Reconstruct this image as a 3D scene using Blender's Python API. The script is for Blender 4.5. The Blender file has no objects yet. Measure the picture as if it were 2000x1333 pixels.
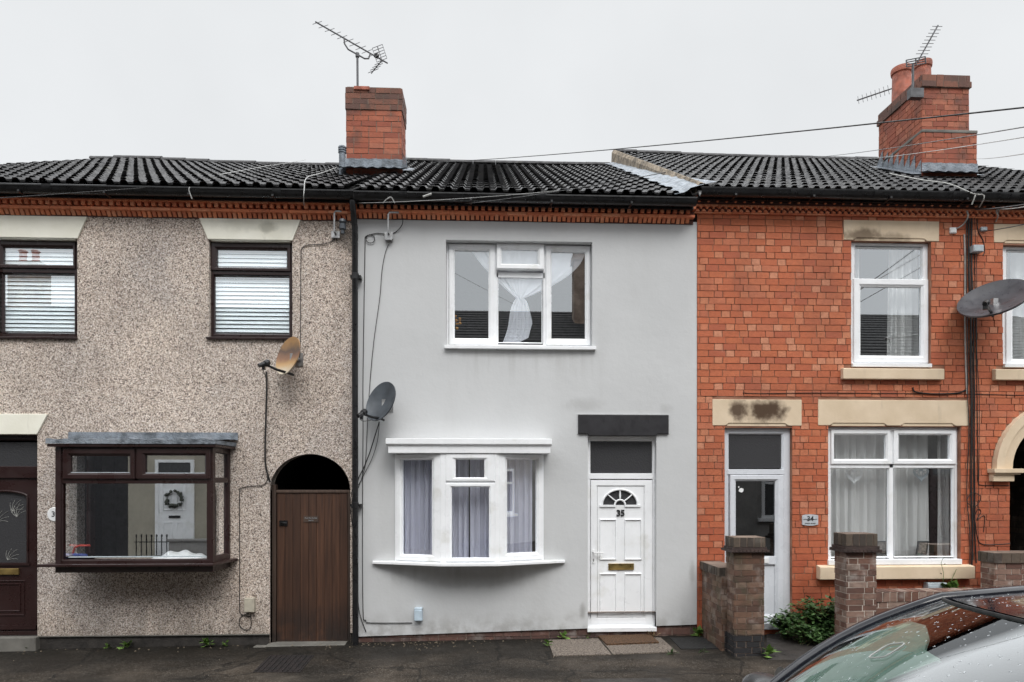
import bpy, math, random
from mathutils import Vector, Matrix
R = math.radians
random.seed(7)
sc = bpy.context.scene

# ------------------------------------------------------------------ camera
F_PX, HOR, CAM_H, CAM_D, YAW = 1300.0, 945.0, 1.79, 8.1, R(2.5)
cam = bpy.data.cameras.new("camera")
cam.sensor_width = 36.0
cam.lens = F_PX / 2000 * 36.0
cam.shift_y = (HOR - 666.5) / 2000
cam.clip_start, cam.clip_end = 0.05, 500
camo = bpy.data.objects.new("camera", cam)
camo.location = (0, -CAM_D, CAM_H)
camo.rotation_euler = (R(90), 0, -YAW)
sc.collection.objects.link(camo)
sc.camera = camo

# ------------------------------------------------------------------ light
SUN_EL, SUN_AZ = 52, 15
w = bpy.data.worlds.new("World"); sc.world = w; w.use_nodes = True
nt = w.node_tree; nt.nodes.clear()
def wn(t, **k):
    n = nt.nodes.new(t)
    for a, b in k.items(): setattr(n, a, b)
    return n
sky = wn('ShaderNodeTexSky', sky_type='NISHITA', sun_disc=False)
sky.sun_elevation = R(SUN_EL); sky.sun_rotation = R(180 - SUN_AZ)
b1 = wn('ShaderNodeBackground'); b1.inputs[1].default_value = 0.08
nt.links.new(sky.outputs[0], b1.inputs[0])
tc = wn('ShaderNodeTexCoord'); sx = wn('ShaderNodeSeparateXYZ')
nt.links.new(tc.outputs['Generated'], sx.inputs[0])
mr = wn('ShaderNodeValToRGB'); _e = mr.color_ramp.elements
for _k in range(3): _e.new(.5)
for _k, (_p, _v) in enumerate(((.59, .2), (.66, 1.0), (.80, .78), (.9, .5), (1.0, .36))):  # bright sky band added above the view to light the house fronts
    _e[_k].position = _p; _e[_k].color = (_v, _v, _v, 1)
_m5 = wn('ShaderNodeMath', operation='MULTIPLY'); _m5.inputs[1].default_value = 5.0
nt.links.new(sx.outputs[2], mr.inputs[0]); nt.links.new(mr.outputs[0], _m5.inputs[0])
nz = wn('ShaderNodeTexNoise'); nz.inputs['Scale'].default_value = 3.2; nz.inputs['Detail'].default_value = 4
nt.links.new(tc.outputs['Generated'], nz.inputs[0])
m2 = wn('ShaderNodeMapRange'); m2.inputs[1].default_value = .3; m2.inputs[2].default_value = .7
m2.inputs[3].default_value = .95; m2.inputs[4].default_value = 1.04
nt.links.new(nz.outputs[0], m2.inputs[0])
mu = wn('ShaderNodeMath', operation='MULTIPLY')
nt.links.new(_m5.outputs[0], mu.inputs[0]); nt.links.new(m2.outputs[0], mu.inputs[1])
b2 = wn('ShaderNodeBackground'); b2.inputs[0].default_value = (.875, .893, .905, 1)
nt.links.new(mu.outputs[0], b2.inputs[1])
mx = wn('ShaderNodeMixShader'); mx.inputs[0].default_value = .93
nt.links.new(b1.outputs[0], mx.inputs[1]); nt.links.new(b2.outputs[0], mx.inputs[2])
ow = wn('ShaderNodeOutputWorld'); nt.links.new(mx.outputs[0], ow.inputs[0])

sun = bpy.data.lights.new("sun", 'SUN'); sun.energy = 1.5; sun.angle = R(28); sun.color = (1, .97, .93)
suno = bpy.data.objects.new("sun", sun); sc.collection.objects.link(suno)
# shines from the street side, high up and a little from the right
_d = Vector((math.sin(R(SUN_AZ)) * math.cos(R(SUN_EL)), -math.cos(R(SUN_AZ)) * math.cos(R(SUN_EL)), math.sin(R(SUN_EL))))
suno.rotation_euler = _d.to_track_quat('Z', 'Y').to_euler()
suno.location = (2, -6, 14)
sc.view_settings.view_transform = 'Standard'; sc.view_settings.look = 'None'
sc.view_settings.exposure = 0.0; sc.view_settings.gamma = 1
sc.cycles.use_denoising = True
sc.cycles.max_bounces = 8; sc.cycles.transparent_max_bounces = 16

# ------------------------------------------------------------------ measuring: photo pixel -> point on the plane y = Y
_s, _c = math.sin(YAW), math.cos(YAW)
def F(px, py, Y=0.0):
    a = (px - 1000) / F_PX; b = (HOR - py) / F_PX
    t = (Y + CAM_D) / (_c - _s * a)
    return Vector((t * (_s + _c * a), Y, CAM_H + t * b))
def proj(p):
    x, y, z = p[0], p[1] + CAM_D, p[2] - CAM_H
    d = x * _s + y * _c; r = x * _c - y * _s
    return 1000 + F_PX * r / d, HOR - F_PX * z / d
def X(px, Y=0.0): return F(px, 900, Y).x
def Z(py, px=943, Y=0.0): return F(px, py, Y).z
def RC(x0, x1, y0, y1, Y=0.0):          # x0,x1,z0,z1 of a photo rectangle on y = Y
    xm = (x0 + x1) / 2
    return (X(x0, Y), X(x1, Y), Z(y1, xm, Y), Z(y0, xm, Y))

# ------------------------------------------------------------------ mesh builder
class MB:
    def __init__(s): s.v, s.f, s.m, s.mi, s.xf = [], [], [], 0, None
    def add(s, vs, fs):
        o = len(s.v)
        s.v += [tuple(s.xf(p)) if s.xf else tuple(p) for p in vs]
        s.f += [tuple(i + o for i in f) for f in fs]; s.m += [s.mi] * len(fs)
    def box(s, x0, x1, y0, y1, z0, z1):
        if x0 > x1: x0, x1 = x1, x0
        if y0 > y1: y0, y1 = y1, y0
        if z0 > z1: z0, z1 = z1, z0
        s.add([(x0,y0,z0),(x1,y0,z0),(x1,y1,z0),(x0,y1,z0),(x0,y0,z1),(x1,y0,z1),(x1,y1,z1),(x0,y1,z1)],
              [(0,3,2,1),(4,5,6,7),(0,1,5,4),(1,2,6,5),(2,3,7,6),(3,0,4,7)])
    def quad(s, a, b, c, d): s.add([a, b, c, d], [(0, 1, 2, 3)])
    def rect(s, r, y): s.quad((r[0],y,r[2]),(r[1],y,r[2]),(r[1],y,r[3]),(r[0],y,r[3]))
    def prism(s, pts, y0, y1):           # polygon in x,z (counter-clockwise from the front), front y0
        n = len(pts)
        s.add([(p[0],y0,p[1]) for p in pts] + [(p[0],y1,p[1]) for p in pts],
              [tuple(range(n)), tuple(range(2*n-1, n-1, -1))] + [(i, n+i, n+(i+1)%n, (i+1)%n) for i in range(n)])
    def plan(s, pts, z0, z1):            # polygon in x,y, extruded upward
        n = len(pts)
        s.add([(p[0],p[1],z0) for p in pts] + [(p[0],p[1],z1) for p in pts],
              [tuple(range(n-1,-1,-1)), tuple(range(n, 2*n))] + [(i, (i+1)%n, n+(i+1)%n, n+i) for i in range(n)])
    def sweepx(s, prof, x0, x1):         # y,z profile extruded along x
        n = len(prof)
        s.add([(x0,p[0],p[1]) for p in prof] + [(x1,p[0],p[1]) for p in prof],
              [tuple(range(n)), tuple(range(2*n-1, n-1, -1))] + [(i, n+i, n+(i+1)%n, (i+1)%n) for i in range(n)])
    def ring(s, o, i, prof):             # mitred frame from outer rect to inner rect; prof = [(t, y)]
        loops = []
        for t, y in prof:
            r = [o[k] + (i[k] - o[k]) * t for k in range(4)]
            loops.append([(r[0],y,r[2]),(r[1],y,r[2]),(r[1],y,r[3]),(r[0],y,r[3])])
        vs = [p for l in loops for p in l]; fs = []
        for k in range(len(loops) - 1):
            for j in range(4):
                fs.append((4*k+j, 4*k+(j+1)%4, 4*k+4+(j+1)%4, 4*k+4+j))
        s.add(vs, fs)
    def tube(s, pts, r, n=6):
        pts = [Vector(p) for p in pts]; vs, fs = [], []
        k = len(pts); up = Vector((0.13, 0.21, 1)).normalized()
        for i, p in enumerate(pts):
            d = (pts[min(i+1, k-1)] - pts[max(i-1, 0)])
            d = d.normalized() if d.length > 1e-9 else Vector((1, 0, 0))
            a = d.cross(up)
            a = a.normalized() if a.length > .05 else d.cross(Vector((1, .1, 0))).normalized()
            b = a.cross(d); rr = r[i] if isinstance(r, (list, tuple)) else r
            for j in range(n):
                t = 2 * math.pi * j / n
                vs.append(p + a * (math.cos(t) * rr) + b * (math.sin(t) * rr))
        for i in range(k - 1):
            for j in range(n):
                fs.append((i*n+j, i*n+(j+1)%n, (i+1)*n+(j+1)%n, (i+1)*n+j))
        fs += [tuple(range(n-1, -1, -1)), tuple(range((k-1)*n, k*n))]
        s.add(vs, fs)
    def lathe(s, c, axis, prof, n=20):   # prof = [(radius, distance along axis)]
        ax = Vector(axis).normalized(); a = ax.cross(Vector((.3, .2, 1)) if abs(ax.z) < .9 else Vector((1, 0, 0))).normalized(); b = ax.cross(a)
        vs, fs = [], []; c = Vector(c)
        for r, h in prof:
            for j in range(n):
                t = 2 * math.pi * j / n
                vs.append(c + ax * h + a * (r * math.cos(t)) + b * (r * math.sin(t)))
        for i in range(len(prof) - 1):
            for j in range(n):
                fs.append((i*n+j, i*n+(j+1)%n, (i+1)*n+(j+1)%n, (i+1)*n+j))
        s.add(vs, fs)
    def ball(s, c, r, n=8, m=5, half=False):
        c = Vector(c); r = r if isinstance(r, (tuple, list)) else (r, r, r)
        vs, fs = [], []
        lo = 0 if half else -90
        for i in range(m + 1):
            e = R(lo + (90 - lo) * i / m)
            for j in range(n):
                t = 2 * math.pi * j / n
                vs.append((c.x + r[0]*math.cos(e)*math.cos(t), c.y + r[1]*math.cos(e)*math.sin(t), c.z + r[2]*math.sin(e)))
        for i in range(m):
            for j in range(n):
                fs.append((i*n+j, i*n+(j+1)%n, (i+1)*n+(j+1)%n, (i+1)*n+j))
        s.add(vs, fs)
    def grid(s, fn, nu, nv):
        vs = [fn(i / nu, j / nv) for j in range(nv + 1) for i in range(nu + 1)]
        s.add(vs, [(j*(nu+1)+i, j*(nu+1)+i+1, (j+1)*(nu+1)+i+1, (j+1)*(nu+1)+i) for j in range(nv) for i in range(nu)])
    def build(s, name, mats, parent=None, bevel=0, smooth=None, loc=None):
        me = bpy.data.meshes.new(name)
        if loc is None and parent is None and s.v:
            xs = list(zip(*s.v)); loc = ((min(xs[0])+max(xs[0]))/2, (min(xs[1])+max(xs[1]))/2, min(xs[2]))
        off = Vector(loc) if loc is not None else Vector((0, 0, 0))
        po = off if parent is None else origin(parent)
        me.from_pydata([(p[0]-po[0], p[1]-po[1], p[2]-po[2]) for p in s.v], [], s.f)
        mats = mats if isinstance(mats, (list, tuple)) else [mats]
        for m in mats: me.materials.append(m)
        if len(mats) > 1: me.polygons.foreach_set('material_index', s.m)
        me.update()
        if smooth is not None:
            me.polygons.foreach_set('use_smooth', [True] * len(me.polygons))
            me.set_sharp_from_angle(angle=R(smooth))
        o = bpy.data.objects.new(name, me); sc.collection.objects.link(o)
        if parent is None: o.location = off
        else: o.parent = parent
        if bevel:
            md = o.modifiers.new('bevel', 'BEVEL'); md.width = bevel; md.segments = 2; md.limit_method = 'ANGLE'; md.angle_limit = R(40)
        return o
def origin(o):
    v = Vector((0, 0, 0))
    while o: v += Vector(o.location); o = o.parent
    return v
def tag(o, label, cat, group=None, kind=None):
    o['label'] = label; o['category'] = cat
    if group: o['group'] = group
    if kind: o['kind'] = kind
    return o
def empty(name, loc, label, cat, group=None):
    o = bpy.data.objects.new(name, None); o.location = loc; o.empty_display_size = .2
    sc.collection.objects.link(o); return tag(o, label, cat, group)
def text_mesh(mb, s, size, x, y, z, ext=.002, bold=0.0, align='CENTER'):
    cu = bpy.data.curves.new('lettering', 'FONT'); cu.body = s; cu.size = size; cu.extrude = ext; cu.offset = bold
    cu.align_x = align; cu.align_y = 'CENTER'; cu.resolution_u = 3
    ob = bpy.data.objects.new('lettering', cu); sc.collection.objects.link(ob)
    me = bpy.data.meshes.new_from_object(ob.evaluated_get(bpy.context.evaluated_depsgraph_get()))
    mb.add([(x + v.co.x, y - v.co.z, z + v.co.y) for v in me.vertices], [tuple(p.vertices) for p in me.polygons])
    bpy.data.objects.remove(ob); bpy.data.meshes.remove(me)

# ------------------------------------------------------------------ materials
class NT:
    def __init__(s, name):
        s.mat = bpy.data.materials.new(name); s.mat.use_nodes = True
        s.t = s.mat.node_tree; s.t.nodes.clear()
        s.out = s.n('ShaderNodeOutputMaterial'); s.p = s.n('ShaderNodeBsdfPrincipled')
        s.l(s.p.outputs[0], s.out.inputs[0])
    def n(s, t, **k):
        n = s.t.nodes.new(t)
        for a, b in k.items(): setattr(n, a, b)
        return n
    def l(s, a, b): s.t.links.new(a, b)
    def pos(s, obj=False):
        if obj: return s.n('ShaderNodeTexCoord').outputs['Object']
        return s.n('ShaderNodeNewGeometry').outputs['Position']
    def noise(s, scale, detail=4, vec=None, rough=.55, stretch=None):
        n = s.n('ShaderNodeTexNoise'); n.inputs['Scale'].default_value = scale; n.inputs['Detail'].default_value = detail
        n.inputs['Roughness'].default_value = rough
        v = vec or s.pos()
        if stretch:
            m = s.n('ShaderNodeMapping'); m.inputs['Scale'].default_value = stretch; s.l(v, m.inputs[0]); v = m.outputs[0]
        s.l(v, n.inputs['Vector']); return n.outputs[0]
    def ramp(s, fac, stops, const=False):
        n = s.n('ShaderNodeValToRGB'); e = n.color_ramp.elements
        if const: n.color_ramp.interpolation = 'CONSTANT'
        while len(e) < len(stops): e.new(.5)
        for k, (p, c) in enumerate(stops):
            e[k].position = p; c = c if isinstance(c, (tuple, list)) else (c, c, c)
            e[k].color = (c[0], c[1], c[2], 1)
        s.l(fac, n.inputs[0]); return n.outputs[0]
    def mix(s, fac, a, b, mode='MIX'):
        n = s.n('ShaderNodeMix', data_type='RGBA', blend_type=mode)
        for k, v in ((0, fac), (6, a), (7, b)):
            if hasattr(v, 'is_linked'): s.l(v, n.inputs[k])
            elif k == 0: n.inputs[0].default_value = v
            else: n.inputs[k].default_value = (v[0], v[1], v[2], 1)
        return n.outputs[2]
    def math(s, op, a, b=None, clamp=False):
        n = s.n('ShaderNodeMath', operation=op, use_clamp=clamp)
        for k, v in ((0, a), (1, b)):
            if v is None: continue
            if hasattr(v, 'is_linked'): s.l(v, n.inputs[k])
            else: n.inputs[k].default_value = v
        return n.outputs[0]
    def rng(s, v, a, b, c=0, d=1, smooth=True):
        n = s.n('ShaderNodeMapRange', interpolation_type='SMOOTHSTEP' if smooth else 'LINEAR')
        s.l(v, n.inputs[0])
        for k, q in enumerate((a, b, c, d)): n.inputs[k+1].default_value = q
        return n.outputs[0]
    def xyz(s, v=None):
        n = s.n('ShaderNodeSeparateXYZ'); s.l(v or s.pos(), n.inputs[0]); return n.outputs
    def spot(s, c, r, amp=.5, nscale=9, soft=.15):  # a blotch with a ragged edge round point c (x,z), radii r
        o = s.xyz(); a = s.math('DIVIDE', s.math('SUBTRACT', o[0], c[0]), r[0]); b = s.math('DIVIDE', s.math('SUBTRACT', o[2], c[1]), r[1])
        d = s.math('SQRT', s.math('ADD', s.math('MULTIPLY', a, a), s.math('MULTIPLY', b, b)))
        d = s.math('ADD', d, s.math('MULTIPLY', s.math('SUBTRACT', s.noise(nscale, 5), .5), amp * 3))
        return s.rng(d, 1.15, soft)
    def col(s, c): s.l(c, s.p.inputs['Base Color']) if hasattr(c, 'is_linked') else setattr(s.p.inputs['Base Color'], 'default_value', (c[0], c[1], c[2], 1))
    def rough(s, r): s.l(r, s.p.inputs['Roughness']) if hasattr(r, 'is_linked') else setattr(s.p.inputs['Roughness'], 'default_value', r)
    def bump(s, h, dist=.004, strength=1):
        n = s.n('ShaderNodeBump'); n.inputs['Strength'].default_value = strength; n.inputs['Distance'].default_value = dist
        s.l(h, n.inputs['Height']); s.l(n.outputs[0], s.p.inputs['Normal'])

def plain(name, c, rough=.5, var=.12, scale=14, metal=0, bump=0, dirt=None, obj=False):
    m = NT(name); v = m.pos(obj)
    k = m.noise(scale, 5, v)
    c2 = [x * (1 - var * 2) for x in c]; c3 = [min(1, x * (1 + var)) for x in c]
    col = m.ramp(k, [(.3, c2), (.62, c3)])
    if dirt: col = m.mix(m.rng(m.noise(3.3, 6, v), dirt[0], dirt[0] + .2), col, dirt[1])
    m.col(col); m.rough(m.rng(m.noise(scale * 2.3, 3, v), .3, .7, max(0, rough - .1), min(1, rough + .12)))
    m.p.inputs['Metallic'].default_value = metal
    if bump: m.bump(m.noise(scale * 6, 4, v), bump)
    return m.mat

def mk_pebbledash():
    m = NT('pebbledash'); p = m.pos()
    vo = m.n('ShaderNodeTexVoronoi'); vo.inputs['Scale'].default_value = 118; m.l(p, vo.inputs['Vector'])
    v2 = m.n('ShaderNodeTexVoronoi'); v2.inputs['Scale'].default_value = 66; m.l(p, v2.inputs['Vector'])
    sp = m.n('ShaderNodeSeparateColor'); m.l(vo.outputs['Color'], sp.inputs[0])
    sp2 = m.n('ShaderNodeSeparateColor'); m.l(v2.outputs['Color'], sp2.inputs[0])
    k = m.math('ADD', m.math('MULTIPLY', sp.outputs[0], .62), m.math('MULTIPLY', sp2.outputs[1], .38))
    col = m.ramp(k, [(.10, (.06,.046,.042)), (.25, (.25,.205,.17)), (.40, (.53,.445,.375)), (.56, (.67,.58,.495)), (.72, (.81,.735,.645)), (.9, (.95,.91,.86))])
    col = m.mix(m.rng(vo.outputs['Distance'], .45, .85, 0, .6), col, (.09,.075,.065))
    big = m.ramp(m.noise(.9, 6), [(.3, (.80,.785,.80)), (.7, (1.08,1.03,1.01))])
    col = m.mix(1, col, big, 'MULTIPLY')
    o = m.xyz()
    # black algae running down beside the drainpipe
    st = m.math('MULTIPLY', m.rng(o[0], X(655), X(690)), m.rng(o[2], Z(640), Z(430)))
    st = m.math('MULTIPLY', st, m.rng(m.noise(7, 6), .36, .62), clamp=True)
    col = m.mix(m.math('MULTIPLY', st, .85), col, (.05,.045,.04))
    lo = m.math('MULTIPLY', m.rng(o[2], .55, -.12), m.rng(m.noise(5, 6, stretch=(1, 1, .3)), .3, .62))
    col = m.mix(m.math('MULTIPLY', lo, .55), col, (.13,.11,.09))
    wet = m.math('MULTIPLY', m.rng(m.noise(3.2, 5, stretch=(1, 1, .12)), .5, .75), m.rng(m.noise(.8, 4), .35, .65))
    col = m.mix(m.math('MULTIPLY', wet, .45), col, m.mix(1, col, (.6,.58,.58), 'MULTIPLY'))
    pa = m.rng(m.noise(.55, 2), .56, .58); col = m.mix(m.math('MULTIPLY', pa, .35), col, m.mix(1, col, (.82,.86,.92), 'MULTIPLY'))
    st2 = m.spot((X(300), Z(1150)), (.95, .18), .35, 6)
    col = m.mix(m.math('MULTIPLY', st2, .35), col, (.12,.095,.08))
    m.col(col); m.rough(.8)
    m.bump(m.math('SUBTRACT', 1.0, vo.outputs['Distance']), .005, .8)
    return m.mat
def mk_render():
    m = NT('grey_render'); o = m.xyz()
    col = m.ramp(m.noise(.8, 6), [(.3, (.53,.536,.540)), (.7, (.585,.591,.594))])
    col = m.mix(m.rng(m.noise(2.3, 7, stretch=(1, 1, .22)), .5, .72, 0, .25), col, (.46,.46,.455))
    lo = m.math('MULTIPLY', m.rng(o[2], .32, -.06), m.rng(m.noise(6, 7), .35, .65))
    col = m.mix(m.math('MULTIPLY', lo, .55), col, (.22,.205,.185))
    for c, r, k in (((X(1138), Z(1195)), (.05, .12), .55), ((X(1140), Z(790)), (.3, .1), .22), ((X(1300), Z(800)), (.12, .1), .2),
                    ((X(930), Z(1130)), (1.0, .13), .28), ((X(1013), Z(693)), (1.0, .05), .3), ((X(760), Z(470)), (.16, .1), .22),
                    ((X(1352), Z(1120)), (.05, .2), .4), ((X(720), Z(437)), (.4, .04), .35)):
        col = m.mix(m.math('MULTIPLY', m.spot(c, r, .4, 8), k), col, (.20,.19,.175))
    for xa_, xb_, zt_, ln_, k_ in ((870, 1162, 684, .55, .22), (760, 1075, 1108, .35, .25), (1128, 1306, 850, .3, .12)):
        dr = m.math('MULTIPLY', m.rng(o[2], Z(zt_) - ln_, Z(zt_)), m.rng(o[2], Z(zt_)+.01, Z(zt_)))
        dr = m.math('MULTIPLY', dr, m.math('MULTIPLY', m.rng(o[0], X(xa_), X(xa_)+.05), m.rng(o[0], X(xb_), X(xb_)-.05)))
        dr = m.math('MULTIPLY', dr, m.rng(m.noise(9, 4, stretch=(1, 1, .06)), .42, .68))
        col = m.mix(m.math('MULTIPLY', dr, k_), col, (.25,.24,.22))
    m.col(col); m.rough(.85)
    m.bump(m.math('ADD', m.noise(2.2, 8, rough=.62), m.math('MULTIPLY', m.noise(26, 5), .10)), .017, .6)
    return m.mat
def mk_brick(name, tones, dark=.3, grime=(.09,.06,.05), pale=None, gscale=1.3, foot=False, wall=False):
    m = NT(name); g = m.n('ShaderNodeNewGeometry')
    col = m.ramp(g.outputs['Random Per Island'], [(i / len(tones), t) for i, t in enumerate(tones)], True)
    col = m.mix(m.rng(m.noise(24, 6), .35, .75, 0, .38), col, [x * .55 for x in tones[0]])
    col = m.mix(m.rng(m.noise(gscale, 6), .46, .78, 0, dark), col, grime)
    if pale: col = m.mix(m.rng(m.noise(5, 6), .52, .75, 0, pale), col, (.5,.46,.42))
    if wall:
        o = m.xyz(); lo = m.math('MULTIPLY', m.rng(m.math('ADD', o[2], m.math('MULTIPLY', m.noise(1.1, 5), 1.6)), 3.6, 1.2), .6)
        col = m.mix(lo, col, m.mix(1, col, (.80,.62,.56), 'MULTIPLY'))
        col = m.mix(m.rng(m.noise(2.1, 7, stretch=(1, 1, .4)), .55, .75, 0, .5), col, m.mix(1, col, (.62,.55,.52), 'MULTIPLY'))
        col = m.mix(m.rng(m.noise(3.7, 6), .60, .78, 0, .35), col, (.62,.36,.26))
        col = m.mix(m.rng(m.noise(90, 3), .35, .65, 0, .22), col, (.22,.08,.045))
    if foot:
        o = m.xyz(); f = m.math('MULTIPLY', m.rng(m.math('ADD', o[2], m.math('MULTIPLY', m.noise(7, 4), .05)), .165, .135), m.rng(o[0], X(1420, -.8), X(1424, -.8)))
        f = m.math('MULTIPLY', f, m.rng(o[0], X(1545), X(1540)))
        col = m.mix(m.rng(m.noise(4.4, 6), .5, .7, 0, .5), col, (.055,.062,.03)); col = m.mix(f, col, (.018,.017,.019))
    m.col(col); m.rough(.82); m.bump(m.noise(55, 5), .004, .8)
    return m.mat
def mk_mortar(name, a, b):
    m = NT(name); m.col(m.ramp(m.noise(3.5, 6), [(.35, a), (.65, b)])); m.rough(.95); m.bump(m.noise(120, 3), .003); return m.mat
def mk_glass(name='window_glass', refl=.42, tint=(.74,.76,.77), wav=.0):
    m = NT(name); m.t.nodes.remove(m.p)
    tr = m.n('ShaderNodeBsdfTransparent'); tr.inputs[0].default_value = (*tint, 1)
    gl = m.n('ShaderNodeBsdfGlossy'); gl.inputs['Roughness'].default_value = .0; gl.inputs[0].default_value = (.95,.98,1,1)
    if wav:
        bp = m.n('ShaderNodeBump'); bp.inputs['Distance'].default_value = wav; bp.inputs['Strength'].default_value = 1
        m.l(m.noise(1.6, 1), bp.inputs['Height']); m.l(bp.outputs[0], gl.inputs['Normal'])
    lw = m.n('ShaderNodeLayerWeight'); lw.inputs[0].default_value = .5
    k = m.rng(lw.outputs['Facing'], 0, 1, refl, min(1, refl + .5), False)
    m.l(m.mix(1, m.ramp(k, [(0, 0), (1, 1)]), (.95,.98,1), 'MULTIPLY'), gl.inputs[0])
    ad = m.n('ShaderNodeAddShader'); m.l(tr.outputs[0], ad.inputs[0]); m.l(gl.outputs[0], ad.inputs[1])
    m.l(ad.outputs[0], m.out.inputs[0]); return m.mat
def mk_obscure():
    m = NT('obscured_glass'); m.col((.045,.045,.048)); m.rough(.22); m.p.inputs['IOR'].default_value = 1.6
    vo = m.n('ShaderNodeTexVoronoi'); vo.inputs['Scale'].default_value = 55; m.l(m.pos(), vo.inputs[0])
    m.bump(vo.outputs['Distance'], .004, .6); return m.mat
def mk_tile():
    m = NT('roof_tile'); g = m.n('ShaderNodeNewGeometry')
    col = m.ramp(m.noise(7, 6), [(.3, (.015,.015,.0165)), (.7, (.036,.035,.037))])
    col = m.mix(m.rng(g.outputs['Random Per Island'], 0, 1, 0, .4), col, (.065,.062,.062))
    col = m.mix(m.rng(m.noise(2.2, 7), .58, .75, 0, .55), col, (.085,.082,.062))
    col = m.mix(m.rng(m.noise(38, 4), .70, .76), col, (.30,.30,.27))
    m.col(col); m.rough(m.rng(m.noise(11, 5), .3, .7, .55, .8)); m.bump(m.noise(90, 4), .003, .6); return m.mat
def mk_tarmac():
    m = NT('tarmac'); p = m.pos()
    col = m.ramp(m.noise(1.3, 7), [(.32, (.0105,.0085,.0065)), (.55, (.023,.0185,.0145)), (.75, (.050,.041,.033))])
    vo = m.n('ShaderNodeTexVoronoi'); vo.inputs['Scale'].default_value = 85; m.l(p, vo.inputs[0])
    sp = m.n('ShaderNodeSeparateColor'); m.l(vo.outputs['Color'], sp.inputs[0])
    col = m.mix(m.rng(sp.outputs[0], .55, 1, 0, .5), col, (.07,.063,.055))
    col = m.mix(m.rng(m.noise(1.0, 5, stretch=(.6, 1.6, 1)), .56, .72, 0, .55), col, (.075,.066,.056))
    wv = m.n('ShaderNodeTexVoronoi', feature='DISTANCE_TO_EDGE'); wv.inputs['Scale'].default_value = .55
    dv = m.n('ShaderNodeVectorMath', operation='ADD'); m.l(p, dv.inputs[0]); sc_ = m.n('ShaderNodeVectorMath', operation='SCALE'); sc_.inputs['Scale'].default_value = .5
    nn_ = m.n('ShaderNodeTexNoise'); nn_.inputs['Scale'].default_value = 2.2; nn_.inputs['Detail'].default_value = 6; m.l(p, nn_.inputs[0]); m.l(nn_.outputs['Color'], sc_.inputs[0]); m.l(sc_.outputs[0], dv.inputs[1]); m.l(dv.outputs[0], wv.inputs[0])
    col = m.mix(m.math('MULTIPLY', m.rng(wv.outputs['Distance'], .012, .003), .7), col, (.006,.0055,.005))
    v3 = m.n('ShaderNodeTexVoronoi'); v3.inputs['Scale'].default_value = 21; m.l(p, v3.inputs[0])
    col = m.mix(m.math('MULTIPLY', m.rng(v3.outputs['Distance'], .12, .07), m.rng(m.noise(2.5, 3), .5, .6)), col, (.16,.14,.115))
    v4 = m.noise(.7, 3, stretch=(1, 2.2, 1)); col = m.mix(m.rng(v4, .5, .53, 0, .35), col, (.012,.0105,.009))
    o = m.xyz()
    damp = m.math('MULTIPLY', m.rng(o[1], -.75, -.1), m.rng(m.noise(3, 5), .25, .6))
    col = m.mix(m.math('MULTIPLY', damp, .75), col, (.010,.009,.007))
    col = m.mix(m.math('MULTIPLY', m.rng(o[1], -.5, -.95), m.rng(m.noise(1.7, 6, stretch=(.7, 1.4, 1)), .38, .62)), col, m.mix(1, col, (1.9,1.86,1.82), 'MULTIPLY'))
    m.col(col); m.rough(m.rng(m.noise(1.6, 6), .4, .62, .55, .9)); m.p.inputs['Specular IOR Level'].default_value = .2; m.bump(vo.outputs['Distance'], .004, .7)
    return m.mat
def mk_wood(name, a, b, sz=(14, 14, .6), rough=.6):
    m = NT(name); k = m.noise(3, 7, stretch=sz); g = m.n('ShaderNodeNewGeometry')
    col = m.ramp(k, [(.3, a), (.7, b)])
    col = m.mix(m.rng(g.outputs['Random Per Island'], 0, 1, 0, .5), col, [x * .5 for x in a])
    o = m.xyz()
    col = m.mix(m.math('MULTIPLY', m.rng(o[2], .55, -.1, 0, .8), m.rng(m.noise(5, 6), .3, .6)), col, (.012,.009,.008))
    m.col(col); m.rough(rough); m.bump(k, .004, .6); return m.mat
def mk_stone(name, a, b, spots=(), stain=(.075,.042,.022)):
    m = NT(name); col = m.ramp(m.noise(3, 6), [(.3, a), (.7, b)])
    for c, r, k in spots: col = m.mix(m.math('MULTIPLY', m.spot(c, r, .45, 9, .35), k), col, stain)
    col = m.mix(m.rng(m.noise(9, 6, stretch=(1, 1, .25)), .58, .8, 0, .3), col, (.25,.2,.14))
    m.col(col); m.rough(.85); m.bump(m.noise(40, 5), .003, .5); return m.mat
def mk_fabric(name, c, trans=.35):
    m = NT(name); m.t.nodes.remove(m.p)
    d = m.n('ShaderNodeBsdfDiffuse'); d.inputs[0].default_value = (*c, 1)
    t = m.n('ShaderNodeBsdfTranslucent'); t.inputs[0].default_value = (*c, 1)
    mx = m.n('ShaderNodeMixShader'); mx.inputs[0].default_value = trans
    m.l(d.outputs[0], mx.inputs[1]); m.l(t.outputs[0], mx.inputs[2])
    m.l(mx.outputs[0], m.out.inputs[0]); return m.mat
def mk_emit(name, c, s):
    m = NT(name); m.p.inputs['Emission Color'].default_value = (*c, 1); m.p.inputs['Emission Strength'].default_value = s; m.col(c); return m.mat
def mk_leaf(name, a, b):
    m = NT(name); g = m.n('ShaderNodeNewGeometry')
    m.col(m.ramp(g.outputs['Random Per Island'], [(0, a), (1, b)])); m.rough(.45)
    m.p.inputs['Subsurface Weight'].default_value = 0; return m.mat

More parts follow.
